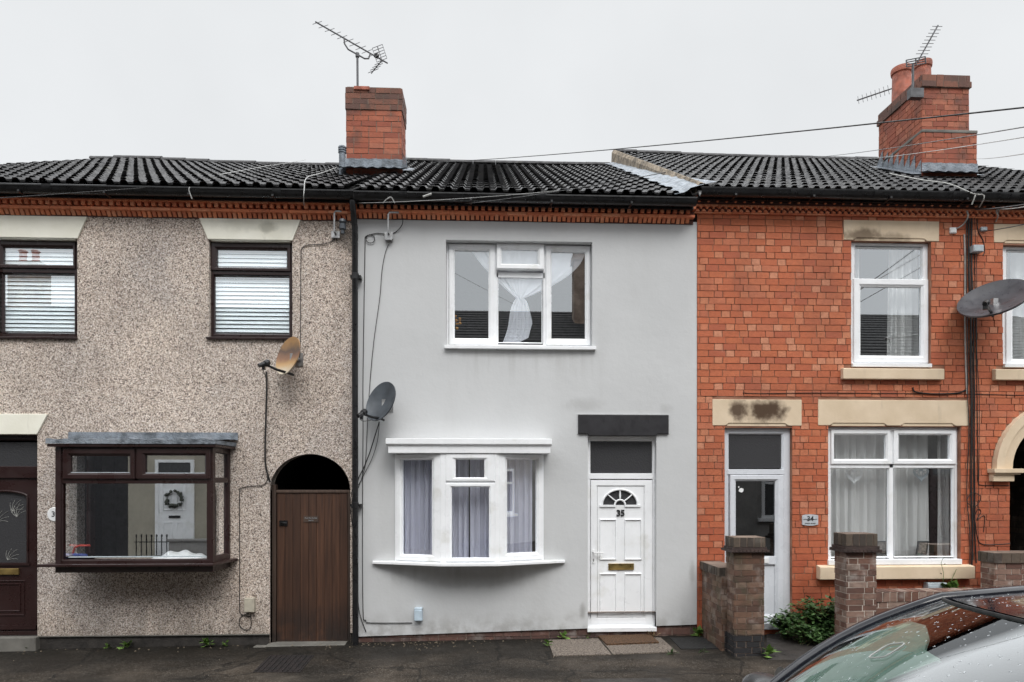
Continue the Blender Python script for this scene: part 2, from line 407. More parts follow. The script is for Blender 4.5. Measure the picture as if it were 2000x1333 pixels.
M = dict(
 pebble=mk_pebbledash(), render=mk_render(), glass=mk_glass(), obscure=mk_obscure(), tile=mk_tile(), farroof=plain('far_roof_tile', (.014,.0135,.014), 1.0, .25, 6), tarmac=mk_tarmac(),
 upvc=plain('white_upvc', (.87,.88,.895), .34, .03, 3, 0, 0, (.55, (.74,.74,.72))), upvc2=plain('pale_grey_upvc', (.66,.68,.72), .3, .03, 3),
 brown=plain('brown_upvc', (.024,.0105,.010), .32, .08, 2), brownwood=plain('dark_brown_trim', (.028,.014,.012), .45, .25, 9),
 black=plain('black_plastic', (.010,.010,.011), .34, .2, 6), cable=plain('black_cable', (.012,.011,.011), .5, .1),
 wcable=plain('white_cable', (.36,.36,.34), .5, .15), gcable=plain('grey_cable', (.33,.33,.32), .5, .15),
 lead=plain('lead_sheet', (.17,.195,.225), .55, .3, 9, 0, .014, (.52, (.29,.315,.35))),
 blacklintel=plain('black_painted_lintel', (.017,.016,.019), .55, .15, 8),
 terra=mk_brick('terracotta', [(0.744, 0.24, 0.115), (0.84, 0.288, 0.138), (0.648, 0.198, 0.0978), (0.792, 0.324, 0.1782)], .35, (.10,.055,.045), None, 2.2),
 terradark=mk_brick('dark_terracotta', [(.13,.045,.032), (.17,.055,.038), (.10,.04,.03)], .4), captile=plain('dark_cap_tile', (.045,.028,.024), .7, .3, 12),
 pot=plain('clay_pot', (.34,.105,.065), .7, .2, 8, 0, .004),
 brick=mk_brick('red_brick', [(0.5307, 0.1433, 0.0614), (0.5595, 0.1632, 0.0719), (0.4874, 0.1266, 0.0565), (0.5451, 0.1732, 0.0873), (0.5162, 0.1399, 0.0627), (0.4441, 0.1153, 0.0565), (0.5379, 0.1499, 0.067), (0.5162, 0.1433, 0.0602), (0.5018, 0.1353, 0.0577), (0.5523, 0.1599, 0.07)], .5, (.16,.06,.038), wall=True),
 brickhead=mk_brick('red_brick_header', [(0.5539, 0.1725, 0.0796), (0.608, 0.2295, 0.1192), (0.5308, 0.1583, 0.0763), (0.6389, 0.2723, 0.1588), (0.5771, 0.1939, 0.0928), (0.4844, 0.144, 0.073), (0.608, 0.2081, 0.106), (0.6235, 0.2651, 0.1522)], .4, (.16,.06,.038), wall=True),
 chimhead=mk_brick('sooty_chimney_brick', [(0.17, 0.0723, 0.0493), (0.1275, 0.0595, 0.0442), (0.204, 0.0808, 0.051), (0.1105, 0.0553, 0.0425)], .85, (.05,.042,.035), None, 3),
 chimbrick=mk_brick('chimney_brick', [(0.3379, 0.0968, 0.0508), (0.3761, 0.1148, 0.0622), (0.2932, 0.0788, 0.0434), (0.3889, 0.1328, 0.0765), (0.2614, 0.0728, 0.0423)], .92, (.08,.05,.04), None, 2.6),
 gardbrick=mk_brick('garden_brick', [(.125,.064,.042), (.155,.085,.055), (.09,.05,.036), (.18,.105,.072), (.115,.06,.042), (.21,.14,.10)], .85, (.035,.032,.022), .4, 3.4, True),
 copbrick=mk_brick('dark_coping_brick', [(.07,.055,.042), (.10,.075,.055), (.055,.042,.034)], .6, (.03,.03,.02), .25, 3),
 mortar=mk_mortar('mortar', (.20,.082,.048), (.36,.19,.125)), mortar2=mk_mortar('dark_mortar', (.12,.085,.065), (.26,.20,.16)),
 mortar3=mk_mortar('pale_mortar', (.40,.34,.29), (.66,.60,.53)), palebrick=mk_brick('bloomed_garden_brick', [(.15,.072,.05), (.19,.10,.072), (.11,.056,.042), (.24,.15,.115), (.155,.08,.06), (.29,.205,.165)], .55, (.05,.04,.032), .55, 3),
 cream=mk_stone('cream_lintel_paint', (.76,.74,.63), (.86,.84,.74), [((X(480), Z(445)), (.42, .11), .25), ((X(525), Z(452)), (.12, .08), .5)], (.28,.27,.22)),
 stone=mk_stone('buff_stone', (.62,.49,.34), (.74,.60,.44), [((X(1441), Z(800)), (.14, .15), .95), ((X(1495), Z(800)), (.30, .17), 1.0), ((X(1682), Z(448)), (.30, .10), .75), ((X(1740), Z(454)), (.3, .08), .5)]),
 greystone=mk_stone('grey_step_stone', (.10,.095,.085), (.19,.18,.16)),
 slab=plain('aggregate_slab', (.17,.14,.115), .8, .45, 60, 0, .006),
 plinth=plain('dark_plinth', (.030,.026,.023), .7, .3, 7, 0, .006), plinthbrick=mk_brick('plinth_brick', [(.10,.05,.04), (.14,.07,.055), (.08,.045,.04)], .7, (.04,.035,.03), .3, 3),
 gate=mk_wood('stained_gate_wood', (.038,.0155,.008), (.098,.042,.021)), gatepost=mk_wood('old_gate_frame', (.04,.024,.018), (.11,.07,.05)),
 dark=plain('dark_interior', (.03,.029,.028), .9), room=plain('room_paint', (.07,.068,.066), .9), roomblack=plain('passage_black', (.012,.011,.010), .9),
 curtain=mk_fabric('sheer_curtain', (.84,.83,.93)), curtainwhite=mk_fabric('white_net_curtain', (.92,.92,.96), .45), curtaingrey=mk_fabric('pale_curtain', (.80,.79,.77)),
 blind=plain('white_blind', (.88,.93,.94), .4, .02), gold=plain('brass', (.45,.32,.12), .35, .1, 6, .85), chrome=plain('galvanised_metal', (.45,.45,.45), .38, .2, 10, .9),
 alu=plain('dull_aluminium', (.10,.10,.105), .45, .2, 10, .5), boxgrey=plain('grey_plastic_box', (.42,.47,.50), .5, .06), boxblue=plain('pale_blue_plastic_box', (.50,.60,.68), .45, .06),
 boxbeige=plain('beige_plastic_box', (.46,.42,.34), .5, .08), white=plain('white_enamel', (.82,.82,.82), .35, .04), ink=plain('black_ink', (.012,.012,.014), .5, .05),
 dish=plain('dark_grey_dish', (.060,.070,.082), .38, .15, 6), mesh_dish=plain('charcoal_dish', (.070,.070,.078), .35, .18, 5),
 manhole=plain('rusty_cast_iron', (.009,.0055,.005), .95, .35, 12, 0, .004), mat=plain('coir_mat', (.105,.055,.026), .95, .4, 60, 0, .01),
 rubber=plain('black_rubber', (.012,.012,.012), .8), soil=plain('wet_soil', (.022,.017,.012), .9, .4, 20, 0, .01),
 leafdark=mk_leaf('dark_green_leaf', (.025,.062,.018), (.095,.18,.055)), leaf=mk_leaf('bright_green_leaf', (.06,.13,.03), (.16,.26,.06)),
 leafdry=mk_leaf('dry_leaf', (.16,.09,.04), (.42,.33,.20)), stem=plain('plant_stem', (.09,.10,.04), .7),
 verge=plain('verge_mortar', (.21,.17,.125), .9, .35, 9, 0, .012),
)
def mk_rustdish():
    m = NT('rusty_dish'); v = m.pos(True); o = m.xyz(v)
    k = m.math('ADD', o[2], m.math('MULTIPLY', m.math('SUBTRACT', m.noise(7, 6, v), .5), .16))
    m.col(m.ramp(m.rng(k, -.2, .17, 0, 1, False), [(0, (.52,.46,.36)), (.25, (.45,.28,.13)), (.48, (.26,.14,.085)), (.72, (.13,.09,.072)), (1, (.40,.23,.10))]))
    m.rough(.7); m.bump(m.noise(60, 4, v), .002); return m.mat
M['rustdish'] = mk_rustdish()

# ------------------------------------------------------------------ building helpers
def arch_cut(h, z):                      # x-range of an opening (possibly arched) at height z
    x0, x1, z0, z1 = h[:4]
    if z < z0 or z > z1: return None
    if len(h) > 4 and z > h[4]:
        k = math.sqrt(max(0, 1 - ((z - h[4]) / (z1 - h[4])) ** 2)); c = (x0 + x1) / 2
        return (c - (x1 - x0) / 2 * k, c + (x1 - x0) / 2 * k)
    return (x0, x1)
def wall_sheet(mb, x0, x1, z0, z1, holes, y, depth):
    xs = sorted({x0, x1, *[min(max(v, x0), x1) for h in holes for v in h[:2]]})
    zs = sorted({z0, z1, *[min(max(v, z0), z1) for h in holes for v in h[2:4]]})
    for i in range(len(xs) - 1):
        for j in range(len(zs) - 1):
            cx, cz = (xs[i] + xs[i+1]) / 2, (zs[j] + zs[j+1]) / 2
            if any(h[0] < cx < h[1] and h[2] < cz < h[3] for h in holes): continue
            mb.rect((xs[i], xs[i+1], zs[j], zs[j+1]), y)
    for h in holes:
        a, b, c, d = h[:4]; t = h[4] if len(h) > 4 else d
        mb.quad((a,y,c),(a,y+depth,c),(a,y+depth,t),(a,y,t)); mb.quad((b,y,c),(b,y,t),(b,y+depth,t),(b,y+depth,c))
        if c > z0: mb.quad((a,y,c),(b,y,c),(b,y+depth,c),(a,y+depth,c))
        if len(h) > 4:
            n = 18; m = (a + b) / 2; pts = []
            for k in range(n + 1):
                th = math.pi * k / n; pts.append((m + (b - a) / 2 * math.cos(th), t + (d - t) * math.sin(th)))
            for p, q in zip(pts, pts[1:]):
                mb.quad((p[0],y,p[1]),(p[0],y,d),(q[0],y,d),(q[0],y,q[1]))
                mb.quad((p[0],y,p[1]),(q[0],y,q[1]),(q[0],y+depth,q[1]),(p[0],y+depth,p[1]))
        else:
            mb.quad((a,y,d),(a,y+depth,d),(b,y+depth,d),(b,y,d))
def brick_face(mb, u0, u1, z0, z1, M_, holes=(), rh=.0845, L=.222, out=.008, joint=.0075, bond='flemish', ph=0, hdr=None):
    """individually laid bricks on a plane; M_(u, w, z) maps to space, w = distance out of the wall"""
    n = max(1, round((z1 - z0) / rh)); rh = (z1 - z0) / n
    for r in range(n):
        za, zb = z0 + r * rh + joint * .5, z0 + (r + 1) * rh - joint * .5
        cuts = [c for c in (arch_cut(h, (za + zb) / 2) for h in holes) if c]
        u = u0 - random.random() * .01 - (0 if (r + ph) % 2 == 0 else (.175 if bond == 'flemish' else L / 2)); k = 0
        while u < u1:
            if bond == 'flemish':
                ln = L if k % 2 == 0 else L * .49
                if random.random() < .22: ln = random.choice((L, L * .49, L * .75))
            elif bond == 'header': ln = L * .5
            else: ln = L * (1 if random.random() > .12 else .5)
            a, b = u + joint * .5, u + ln - joint * .5; u += ln + joint * .5; k += 1
            a, b = max(a, u0), min(b, u1)
            segs = [(a, b)]; m0 = mb.mi
            if hdr is not None and ln < L * .6: mb.mi = hdr
            for c in cuts:
                ns = []
                for s in segs:
                    if c[1] <= s[0] or c[0] >= s[1]: ns.append(s); continue
                    if s[0] < c[0]: ns.append((s[0], c[0]))
                    if s[1] > c[1]: ns.append((c[1], s[1]))
                segs = ns
            for a, b in segs:
                if b - a < .012: continue
                o = out + random.uniform(-.003, .003); jz = random.uniform(-.0022, .0022); j2 = random.uniform(-.0022, .0022)
                P = [(a,0,za+jz),(b,0,za+j2),(b,0,zb+j2),(a,0,zb+jz)]; Q = [(p[0],o,p[2]) for p in P]
                mb.add([M_(*p) for p in P] + [M_(*q) for q in Q], [(4,5,6,7),(0,1,5,4),(1,2,6,5),(2,3,7,6),(3,0,4,7)])
            mb.mi = m0
def bricked_box(mb, x0, x1, y0, y1, z0, z1, rh=.0845, L=.222, faces='FLRB', bond='flemish', mat_brick=0, mat_mortar=1, out=.006):
    mb.mi = mat_mortar; mb.box(x0, x1, y0, y1, z0, z1); mb.mi = mat_brick
    if 'F' in faces: brick_face(mb, x0, x1, z0, z1, lambda u, w_, z: (u, y0 - w_, z), rh=rh, L=L, bond=bond, out=out)
    if 'B' in faces: brick_face(mb, x0, x1, z0, z1, lambda u, w_, z: (u, y1 + w_, z), rh=rh, L=L, bond=bond, out=out)
    if 'L' in faces: brick_face(mb, y0, y1, z0, z1, lambda u, w_, z: (x0 - w_, u, z), rh=rh, L=L, bond=bond, ph=1, out=out)
    if 'R' in faces: brick_face(mb, y0, y1, z0, z1, lambda u, w_, z: (x1 + w_, u, z), rh=rh, L=L, bond=bond, ph=1, out=out)
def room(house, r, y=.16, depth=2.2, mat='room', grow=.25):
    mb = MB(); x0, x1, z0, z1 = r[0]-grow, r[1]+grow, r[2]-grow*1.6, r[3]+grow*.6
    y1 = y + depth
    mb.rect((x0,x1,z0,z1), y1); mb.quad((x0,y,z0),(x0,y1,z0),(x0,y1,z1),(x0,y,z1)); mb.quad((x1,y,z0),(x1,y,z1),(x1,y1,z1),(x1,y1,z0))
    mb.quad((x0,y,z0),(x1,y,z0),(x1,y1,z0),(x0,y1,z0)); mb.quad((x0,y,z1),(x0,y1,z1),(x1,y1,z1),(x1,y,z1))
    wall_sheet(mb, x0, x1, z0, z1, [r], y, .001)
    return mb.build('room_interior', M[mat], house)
FRAME = [(0, .07), (0, 0), (.82, 0), (1, .014), (1, .06)]
SASH = [(0, .05), (0, 0), (.07, -.006), (.70, -.006), (.93, .010), (1, .012), (1, .045)]
def window(house, O, rec, inner, sashes, bars=(), mat='upvc', glass='glass', fixed=(), name='window', Y0=0.0, label=None):
    """O, inner, sashes ((outer),(glass)), bars and fixed glass are photo rectangles (x0,x1,y0,y1) on the plane y = rec"""
    o = RC(*O, Y0); o = (o[0]+.002, o[1]-.002, o[2]+.002, o[3]-.002); i = RC(*inner, rec)
    mb = MB(); mb.ring(o, i, [(t, rec + y) for t, y in FRAME])
    for b in bars:
        r = RC(*b, rec); mb.box(r[0], r[1], rec + .003, rec + .06, r[2], r[3])
    fr = mb.build(name, M[mat], house, bevel=.003)
    if label: fr['label'] = label
    for so, g in sashes:
        a, b = RC(*so, rec), RC(*g, rec)
        mb = MB(); mb.ring(a, b, [(t, rec - .012 + y) for t, y in SASH]); mb.build('sash', M[mat], fr, bevel=.002)
        mb = MB(); mb.rect((b[0]-.005,b[1]+.005,b[2]-.005,b[3]+.005), rec + .022); mb.build('pane', M[glass], fr)
    for g in fixed:
        b = RC(*g, rec); mb = MB(); mb.ring((b[0]-.012,b[1]+.012,b[2]-.012,b[3]+.012), b, [(0,rec+.01),(.2,rec-.004),(1,rec+.012),(1,rec+.04)])
        mb.build('glazing_bead', M[mat], fr)
        mb = MB(); mb.rect((b[0]-.004,b[1]+.004,b[2]-.004,b[3]+.004), rec + .024); mb.build('pane', M[glass], fr)
    return fr

# ------------------------------------------------------------------ roofs
EY, RY = -.16, 5.2
def tile_roof(house, xa, xb, ze, zr, sag=lambda x, v: 0, pitch=.152, x_skew=None):
    mb = MB(); dy, dz = RY - EY, zr - ze; ln = math.hypot(dy, dz); ty, tz = dy / ln, dz / ln; ny, nz_ = -tz, ty
    n = 18; g = ln / n
    prof = [(0, 0), (.16, 0), (.32, 1), (.64, 1), (.80, 0), (1, 0)]
    cols = int((xb - xa) / (2 * pitch)) + 1
    pw = 2 * pitch
    for r in range(n):
        for c in range(cols):
            x0 = xa + c * pw; x1 = min(x0 + pw, xb)
            if x1 - x0 < .02: continue
            lift = random.uniform(-.003, .004); j = random.uniform(-.006, .006); tw = random.uniform(-.003, .003)
            pts = []
            for q in (0, 1):
                for t, h in prof[(0 if q == 0 else 1):]:
                    xx = x0 + pitch * (q + t)
                    if xx <= x1 + 1e-6: pts.append((xx, h * .026))
            vs = []
            for v, base, amp in ((j, .025, 1.0), (g * 1.04 + j, .001, 1.0)):
                for xx, h in pts:
                    s = r * g + v; hh = h * amp + base + lift + tw * (xx - x0) / pw
                    vs.append((xx, EY + ty * s + ny * hh, ze + tz * s + nz_ * hh + sag(xx, s / ln)))
            k = len(pts)
            for xx, h in pts:            # thickness of the front edge
                s = r * g + j; hh = h + .025 + lift + tw * (xx - x0) / pw - (.022 if h < .01 else .004)
                vs.append((xx, EY + ty * s + ny * hh, ze + tz * s + nz_ * hh + sag(xx, s / ln)))
            mb.add(vs, [(i, i+1, k+i+1, k+i) for i in range(k-1)] + [(2*k+i, 2*k+i+1, i+1, i) for i in range(k-1)])
    # underlay and back slope
    N = 24
    for i in range(N):
        a, b = xa + (xb - xa) * i / N, xa + (xb - xa) * (i + 1) / N
        mb.quad((a, EY+.1, ze+.03), (b, EY+.1, ze+.03), (b, RY, zr-.02+sag(b,1)), (a, RY, zr-.02+sag(a,1)))
        mb.quad((a, RY, zr-.01+sag(a,1)), (b, RY, zr-.01+sag(b,1)), (b, 2*RY+.3, ze), (a, 2*RY+.3, ze))
    rf = mb.build('roof', M['tile'], house)
    rb = MB(); x = xa
    while x < xb - .05:
        e = min(x + .45, xb); z = zr + sag((x+e)/2, 1) + random.uniform(-.006, .006)
        pr = [(RY + .13*math.cos(R(a)), z - .015 + .085*math.sin(R(a))) for a in range(0, 181, 20)]
        rb.sweepx(pr, x + .006, e); x = e
    rb.build('ridge_tiles', M['tile'], rf, smooth=50)
    return rf
def roof_z(Y, ze, zr): return ze + (Y - EY) * (zr - ze) / (RY - EY)
def solve_Y(px, py, ze, zr):             # where a photo pixel hits the front roof slope
    lo, hi = -.3, 7.5
    for _ in range(50):
        m = (lo + hi) / 2
        if F(px, py, m).z > roof_z(m, ze, zr): lo = m
        else: hi = m
    return lo
def gutter(house, xa, xb, zt, y=-.29, joints=(), hgt=.082, wd=.125):
    mb = MB(); yc = y + wd / 2
    out = [(yc - wd/2 * math.cos(R(a)), zt - hgt * math.sin(R(a))) for a in range(0, 181, 15)]
    inn = [(yc + (wd/2-.006) * math.cos(R(a)), zt - (hgt-.006) * math.sin(R(a))) for a in range(0, 181, 15)]
    lip = [(out[0][0]-.005, zt+.004), (out[0][0]-.005, zt-.012)]
    mb.sweepx(lip + out[1:] + inn, xa, xb)
    for j in joints:
        mb.sweepx([(yc - (wd/2+.007) * math.cos(R(a)), zt + .006 - (hgt+.008) * math.sin(R(a))) for a in range(0, 181, 15)], j - .05, j + .05)
    x = xa + .4
    while x < xb:
        mb.box(x, x + .025, yc - wd/2 - .004, -.13, zt - hgt - .004, zt - hgt + .02); x += .95
    g = mb.build('gutter', M['black'], house, smooth=35)
    fb = MB(); fb.box(xa, xb, -.152, -.128, zt - .085, zt + .02); fb.box(xa, xb, -.128, 0.0, zt - .08, zt - .06); fb.build('fascia', M['black'], house)
    return g

# ------------------------------------------------------------------ ground
def gz(x, y): return -.113 + .011 * max(-14, min(14, x)) + .03 * max(-2.4, min(0, y))
KX = [-40, -14, -10, -6, -4, -2, 0, 2, 4, 6, 10, 14, 40]
def strip(name, ys, off, mat, kerb=0):
    mb = MB()
    for a, b in zip(ys, ys[1:]):
        for x0, x1 in zip(KX, KX[1:]):
            mb.quad((x0,b,gz(x0,b)+off),(x1,b,gz(x1,b)+off),(x1,a,gz(x1,a)+off),(x0,a,gz(x0,a)+off))
    o = mb.build(name, M[mat], loc=(0, 0, 0)); o['kind'] = 'structure'; return o
strip('ground', [14, -2.41, -60], -.25, 'soil')
strip('pavement', [.3, 0, -.2, -.4, -.8, -1.2, -1.6, -2.0, -2.4], 0, 'tarmac')
strip('road', [-2.4, -4, -6, -7.4], -.12, 'tarmac')
strip('opposite_pavement', [-7.4, -8.5, -9.6, -9.9], 0, 'tarmac')
for nm, ya, yb in (('kerb', -2.42, -2.56), ('kerb', -7.24, -7.4)):
    mb = MB()
    for x0, x1 in zip(KX, KX[1:]):
        for s in range(6):
            a, b = x0 + (x1-x0)*s/6, x0 + (x1-x0)*(s+1)/6
            mb.add([(a+.003,yb,gz(a,-2.4)-.2),(b-.003,yb,gz(b,-2.4)-.2),(b-.003,ya,gz(b,-2.4)-.2),(a+.003,ya,gz(a,-2.4)-.2),
                    (a+.003,yb,gz(a,-2.4)+.003),(b-.003,yb,gz(b,-2.4)+.003),(b-.003,ya,gz(b,-2.4)+.003),(a+.003,ya,gz(a,-2.4)+.003)],
                   [(4,5,6,7),(0,1,5,4),(1,2,6,5),(2,3,7,6),(3,0,4,7)])
    o = mb.build(nm, M['greystone'], loc=(0, 0, 0)); o['kind'] = 'structure'

# ------------------------------------------------------------------ shared eaves levels
XL, XM0, XM1, XR = X(-330), X(692), X(1361), X(2360)
ZG_L, ZG_M, ZG_R = Z(365.5, 350, -.29), Z(379, 1000, -.29), Z(371, 1650, -.29)     # gutter tops
ZE, ZRID = Z(375.5, 1000, EY), Z(319.5, 900, RY)
ZE_L, ZRID_L = Z(361, 300, EY), Z(319, 300, RY)
ZE_R, ZRID_R = Z(372, 1600, EY), Z(307, 1550, RY)
def cornice_dentil(house, xa, xb, pxm, top, bot):
    zt, zb = Z(top, pxm, -.1), Z(bot, pxm, -.03); h = zt - zb
    mb = MB(); lev = lambda t: zt - h * t
    def blocks(y0, y1, za, zb_, L=.23):
        x = xa
        while x < xb - .02:
            e = min(x + L, xb); mb.box(x + .002, e - .002, y0 + random.uniform(-.003, .003), y1, za, zb_); x = e
    blocks(-.125, .02, lev(.20), lev(0))
    mb.mi = 1; mb.box(xa, xb, -.045, .02, lev(.48), lev(.20)); mb.mi = 0
    x = xa
    while x < xb - .05: mb.box(x, x + .043, -.108, -.045, lev(.45), lev(.203)); x += .0805
    blocks(-.07, .02, lev(.53), lev(.47)); blocks(-.085, .02, lev(.68), lev(.53))
    mb.mi = 1; mb.box(xa, xb, -.012, .02, lev(1.0), lev(.68)); mb.mi = 0
    x = xa
    while x < xb - .05:
        a = lev(.682); b = lev(.97 + random.uniform(-.04, .03))
        mb.add([(x,-.06,a),(x+.04,-.06,a),(x+.04,-.012,a),(x,-.012,a),(x,-.022,b),(x+.04,-.022,b),(x+.04,-.012,b),(x,-.012,b)],
               [(0,4,5,1),(1,5,6,2),(3,7,4,0),(4,7,6,5)]); x += .0585
    return mb.build('cornice', [M['terra'], M['terradark']], house)

# ================================================================== PEBBLEDASHED HOUSE
hL = empty('pebbledashed_house', ((XL + XM0) / 2, 0, -.1), 'pebbledashed terraced house with brown windows, a bay window and an arched passage gate', 'house')
W1 = (-10, 151, 467, 660); W2 = (408, 571, 471, 661); DL = (-62, 73, 850, 1244)
gate_o = RC(527, 684, 887, 1262); zs_g = Z(957, 605)
BAYD = .47
bay_hole = (X(150), X(428), Z(1092, 290), Z(862, 290))
doorL = RC(*DL)
holesL = [RC(*W1), RC(*W2), doorL, (gate_o[0], gate_o[1], -.3, gate_o[3], zs_g), bay_hole]
mb = MB(); zb = Z(1240.5, 300)
wall_sheet(mb, XL, XM0 - .004, zb, Z(420, 350), holesL, 0, .16)
mb.build('wall', M['pebble'], hL)
mb = MB(); mb.box(XL, XM0 - .004, 9.9, 10.1, -.3, ZE_L); mb.build('rear_wall', M['pebble'], hL)
mb = MB(); mb.box(XL, XL + .1, .2, 9.9, -.3, ZE_L); mb.build('gable_wall', M['pebble'], hL)
mb = MB(); wall_sheet(mb, XL, XM0 - .004, -.35, zb - .001, holesL[2:4], .022, .1); mb.build('plinth', M['plinth'], hL)
mb = MB(); mb.box(doorL[1], gate_o[0], -.006, .02, zb - .012, zb); mb.build('render_stop_bead', M['greystone'], hL)
cornice_dentil(hL, XL, XM0 - .002, 340, 389, 425)
gutter(hL, XL, X(690, -.29), ZG_L, joints=(X(90, -.29), X(540, -.29)))
def sagL(x, v): return (.05 * math.exp(-((x - X(265, RY)) / .8) ** 2) - .012 * math.sin(x * 1.3)) * v
tile_roof(hL, XL, XM0, ZE_L, ZRID_L, sagL)
for O, top, bot in ((W2, (390, 588, 429), (407, 572, 470)), (W1, (-42, 172, 423), (-12, 153, 466))):
    mb = MB(); xm = (O[0] + O[1]) / 2
    zt, zb_ = Z(top[2], xm), Z(bot[2], xm) + .0
    mb.prism([(X(bot[0]), zb_), (X(bot[1]), zb_), (X(top[1]), zt), (X(top[0]), zt)], -.022, .05)
    mb.prism([(X(O[0]+6), zb_ - .012), (X(O[1]-6), zb_ - .012), (X(O[1]-2), zb_), (X(O[0]+2), zb_)], -.012, .05)
    mb.build('lintel', M['cream'], hL, bevel=.006)
mb = MB(); zt, zb_ = Z(809, 20), Z(849, 20)
mb.prism([(X(-85), zb_), (X(74), zb_), (X(95), zt), (X(-105), zt)], -.022, .05); mb.build('lintel', M['cream'], hL, bevel=.006)
for O, gt, gb, st in ((W2, (424, 560, 488, 523), (419, 567, 541, 654), (412, 568, 476, 530)), (W1, (6, 143, 484, 517), (6, 147, 537, 650), (-6, 148, 471, 525))):
    fw = window(hL, O, .06, (O[0]+9, O[1]-7, O[2]+8, O[3]-9), [(st, gt)], bars=[(O[0]+4, O[1]-3, st[3], gb[2]-4)], mat='brown', fixed=[gb])
    r = RC(O[0]-4, O[1]+1, O[3]-1, O[3]+3); mb = MB(); mb.box(r[0], r[1], -.035, .06, r[2], r[3]); mb.build('sill', M['brown'], fw, bevel=.003)
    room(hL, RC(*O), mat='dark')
# front door, half out of the picture
r = doorL; rec = .07
mb = MB(); mb.ring(r, (r[0]+.05, r[1]-.02, r[2]+.06, r[3]-.06), [(t, rec + y) for t, y in FRAME])
q = RC(DL[0], DL[1], 911, 934, rec); mb.box(r[0], r[1], rec-.01, rec+.06, q[2], q[3])
dr = mb.build('door', M['brown'], hL, bevel=.003)
mb = MB(); q = RC(-52, 71, 864, 911, rec); mb.rect(q, rec + .02); mb.build('fanlight_pane', M['obscure'], dr)
lf = RC(-54, 71, 934, 1230, rec); gl = RC(-46, 51, 962, 1100, rec)
mb = MB(); wall_sheet(mb, lf[0], lf[1], lf[2], lf[3], [(*gl, gl[3]-.06)], rec + .012, .03)
n = 14; cx = (gl[0]+gl[1])/2
arc = [(gl[0]-.012, gl[2])] + [(cx + (gl[1]-gl[0]+.024)/2*math.cos(math.pi - math.pi*k/n), gl[3]-.06 + .075*math.sin(math.pi*k/n)) for k in range(n+1)] + [(gl[1]+.012, gl[2])]
mb.tube([(a, rec+.008, b) for a, b in arc], .013, 5); mb.box(gl[0]-.03, gl[1]+.04, rec-.006, rec+.02, gl[2]-.03, gl[2]-.008)
for k in (0, 1):
    p = RC(-44 - 6*k + 6, 44 + 8*k - 4, 1140 - 6*k, 1196 + 8*k, rec)
    mb.ring(p, (p[0]+.02, p[1]-.02, p[2]+.02, p[3]-.02), [(0, rec+.013), (.3, rec+.002), (.7, rec+.002), (1, rec+.013)])
mb.box(lf[0], lf[1], rec-.012, rec+.02, lf[2], lf[2]+.05); mb.build('door_leaf', M['brown'], dr)
mb = MB(); mb.rect((gl[0],gl[1],gl[2],gl[3]), rec + .03); mb.build('leaded_pane', M['obscure'], dr)
mb = MB()                                                   # etched flower sprays in the door glass
for (bx, bz, lean) in ((X(12, rec), Z(1095, 20, rec), .25), (X(30, rec), Z(1010, 20, rec), -.3), (X(-8, rec), Z(1020, 20, rec), .3), (X(22, rec), Z(1000, 20, rec), .1)):
    for k in range(5):
        a = lean + (k - 2) * .42; L_ = .16 - .02 * abs(k - 2)
        pts = [(bx + math.sin(a + .5*t) * L_ * t, rec + .027, bz + math.cos(a + .4*t) * L_ * t) for t in (0, .25, .5, .75, 1)]
        pts = [p for p in pts if gl[0] < p[0] < gl[1] and gl[2] < p[2] < gl[3]]
        if len(pts) > 1: mb.tube(pts, .0022, 4)
    if mb.v: mb.build('leaded_spray', M['wcable'], dr); mb = MB()
mb = MB(); q = RC(-30, 37, 1111, 1123, rec); mb.box(q[0], q[1], rec-.008, rec+.015, q[2], q[3]); mb.build('letter_box', M['gold'], dr, bevel=.004)
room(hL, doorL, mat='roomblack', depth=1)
mb = MB(); mb.box(X(-75), X(76), -.06, .1, Z(1257, 20, -.1) - .2, Z(1244, 20)); mb.build('doorstep', M['greystone'], hL, bevel=.01)
# passage arch and gate
mb = MB(); y0, y1 = .16, 4.5; a, b, d = gate_o[0]-.05, gate_o[1]+.05, gate_o[3]+.05
mb.quad((a,y0,-.3),(a,y1,-.3),(a,y1,d),(a,y0,d)); mb.quad((b,y0,-.3),(b,y0,d),(b,y1,d),(b,y1,-.3)); mb.quad((a,y0,d),(a,y1,d),(b,y1,d),(b,y0,d)); mb.rect((a,b,-.3,d), y1)
mb.build('passage', M['roomblack'], hL)
rec = .10; gl_ = RC(541, 679, 963, 1256, rec); mb = MB(); nb = 9; bw = (gl_[1]-gl_[0]) / nb
for k in range(nb): mb.box(gl_[0]+k*bw+.0012, gl_[0]+(k+1)*bw-.0012, rec+random.uniform(0,.004), rec+.03, gl_[2]+random.uniform(0,.008), gl_[3])
gt = mb.build('gate', M['gate'], hL, bevel=.0015)
mb = MB(); mb.box(gl_[0], gl_[1], rec+.03, rec+.05, gl_[2], gl_[3]-.01); mb.build('backing_board', M['gate'], gt)
mb = MB(); mb.box(gl_[0]-.02, gl_[1]+.02, rec-.012, rec+.05, gl_[3], gl_[3]+.035); mb.box(gate_o[0]+.002, gl_[0]-.006, rec-.03, rec+.06, gl_[2]-.02, gl_[3]+.10)
mb.box(gl_[1]+.004, gate_o[1]-.002, rec-.01, rec+.06, gl_[2]-.02, gl_[3]+.02); mb.build('gate_frame', M['gatepost'], gt, bevel=.005)
mb = MB(); q = RC(546, 562, 1017, 1027, rec); mb.box(q[0], q[1], rec-.012, rec, q[2], q[3]); mb.tube([(q[0]+.01,rec-.02,q[2]+.02),(q[0]+.05,rec-.035,q[2]+.035),(q[1]-.01,rec-.02,q[2]+.03)], .008); mb.build('latch', M['black'], gt)
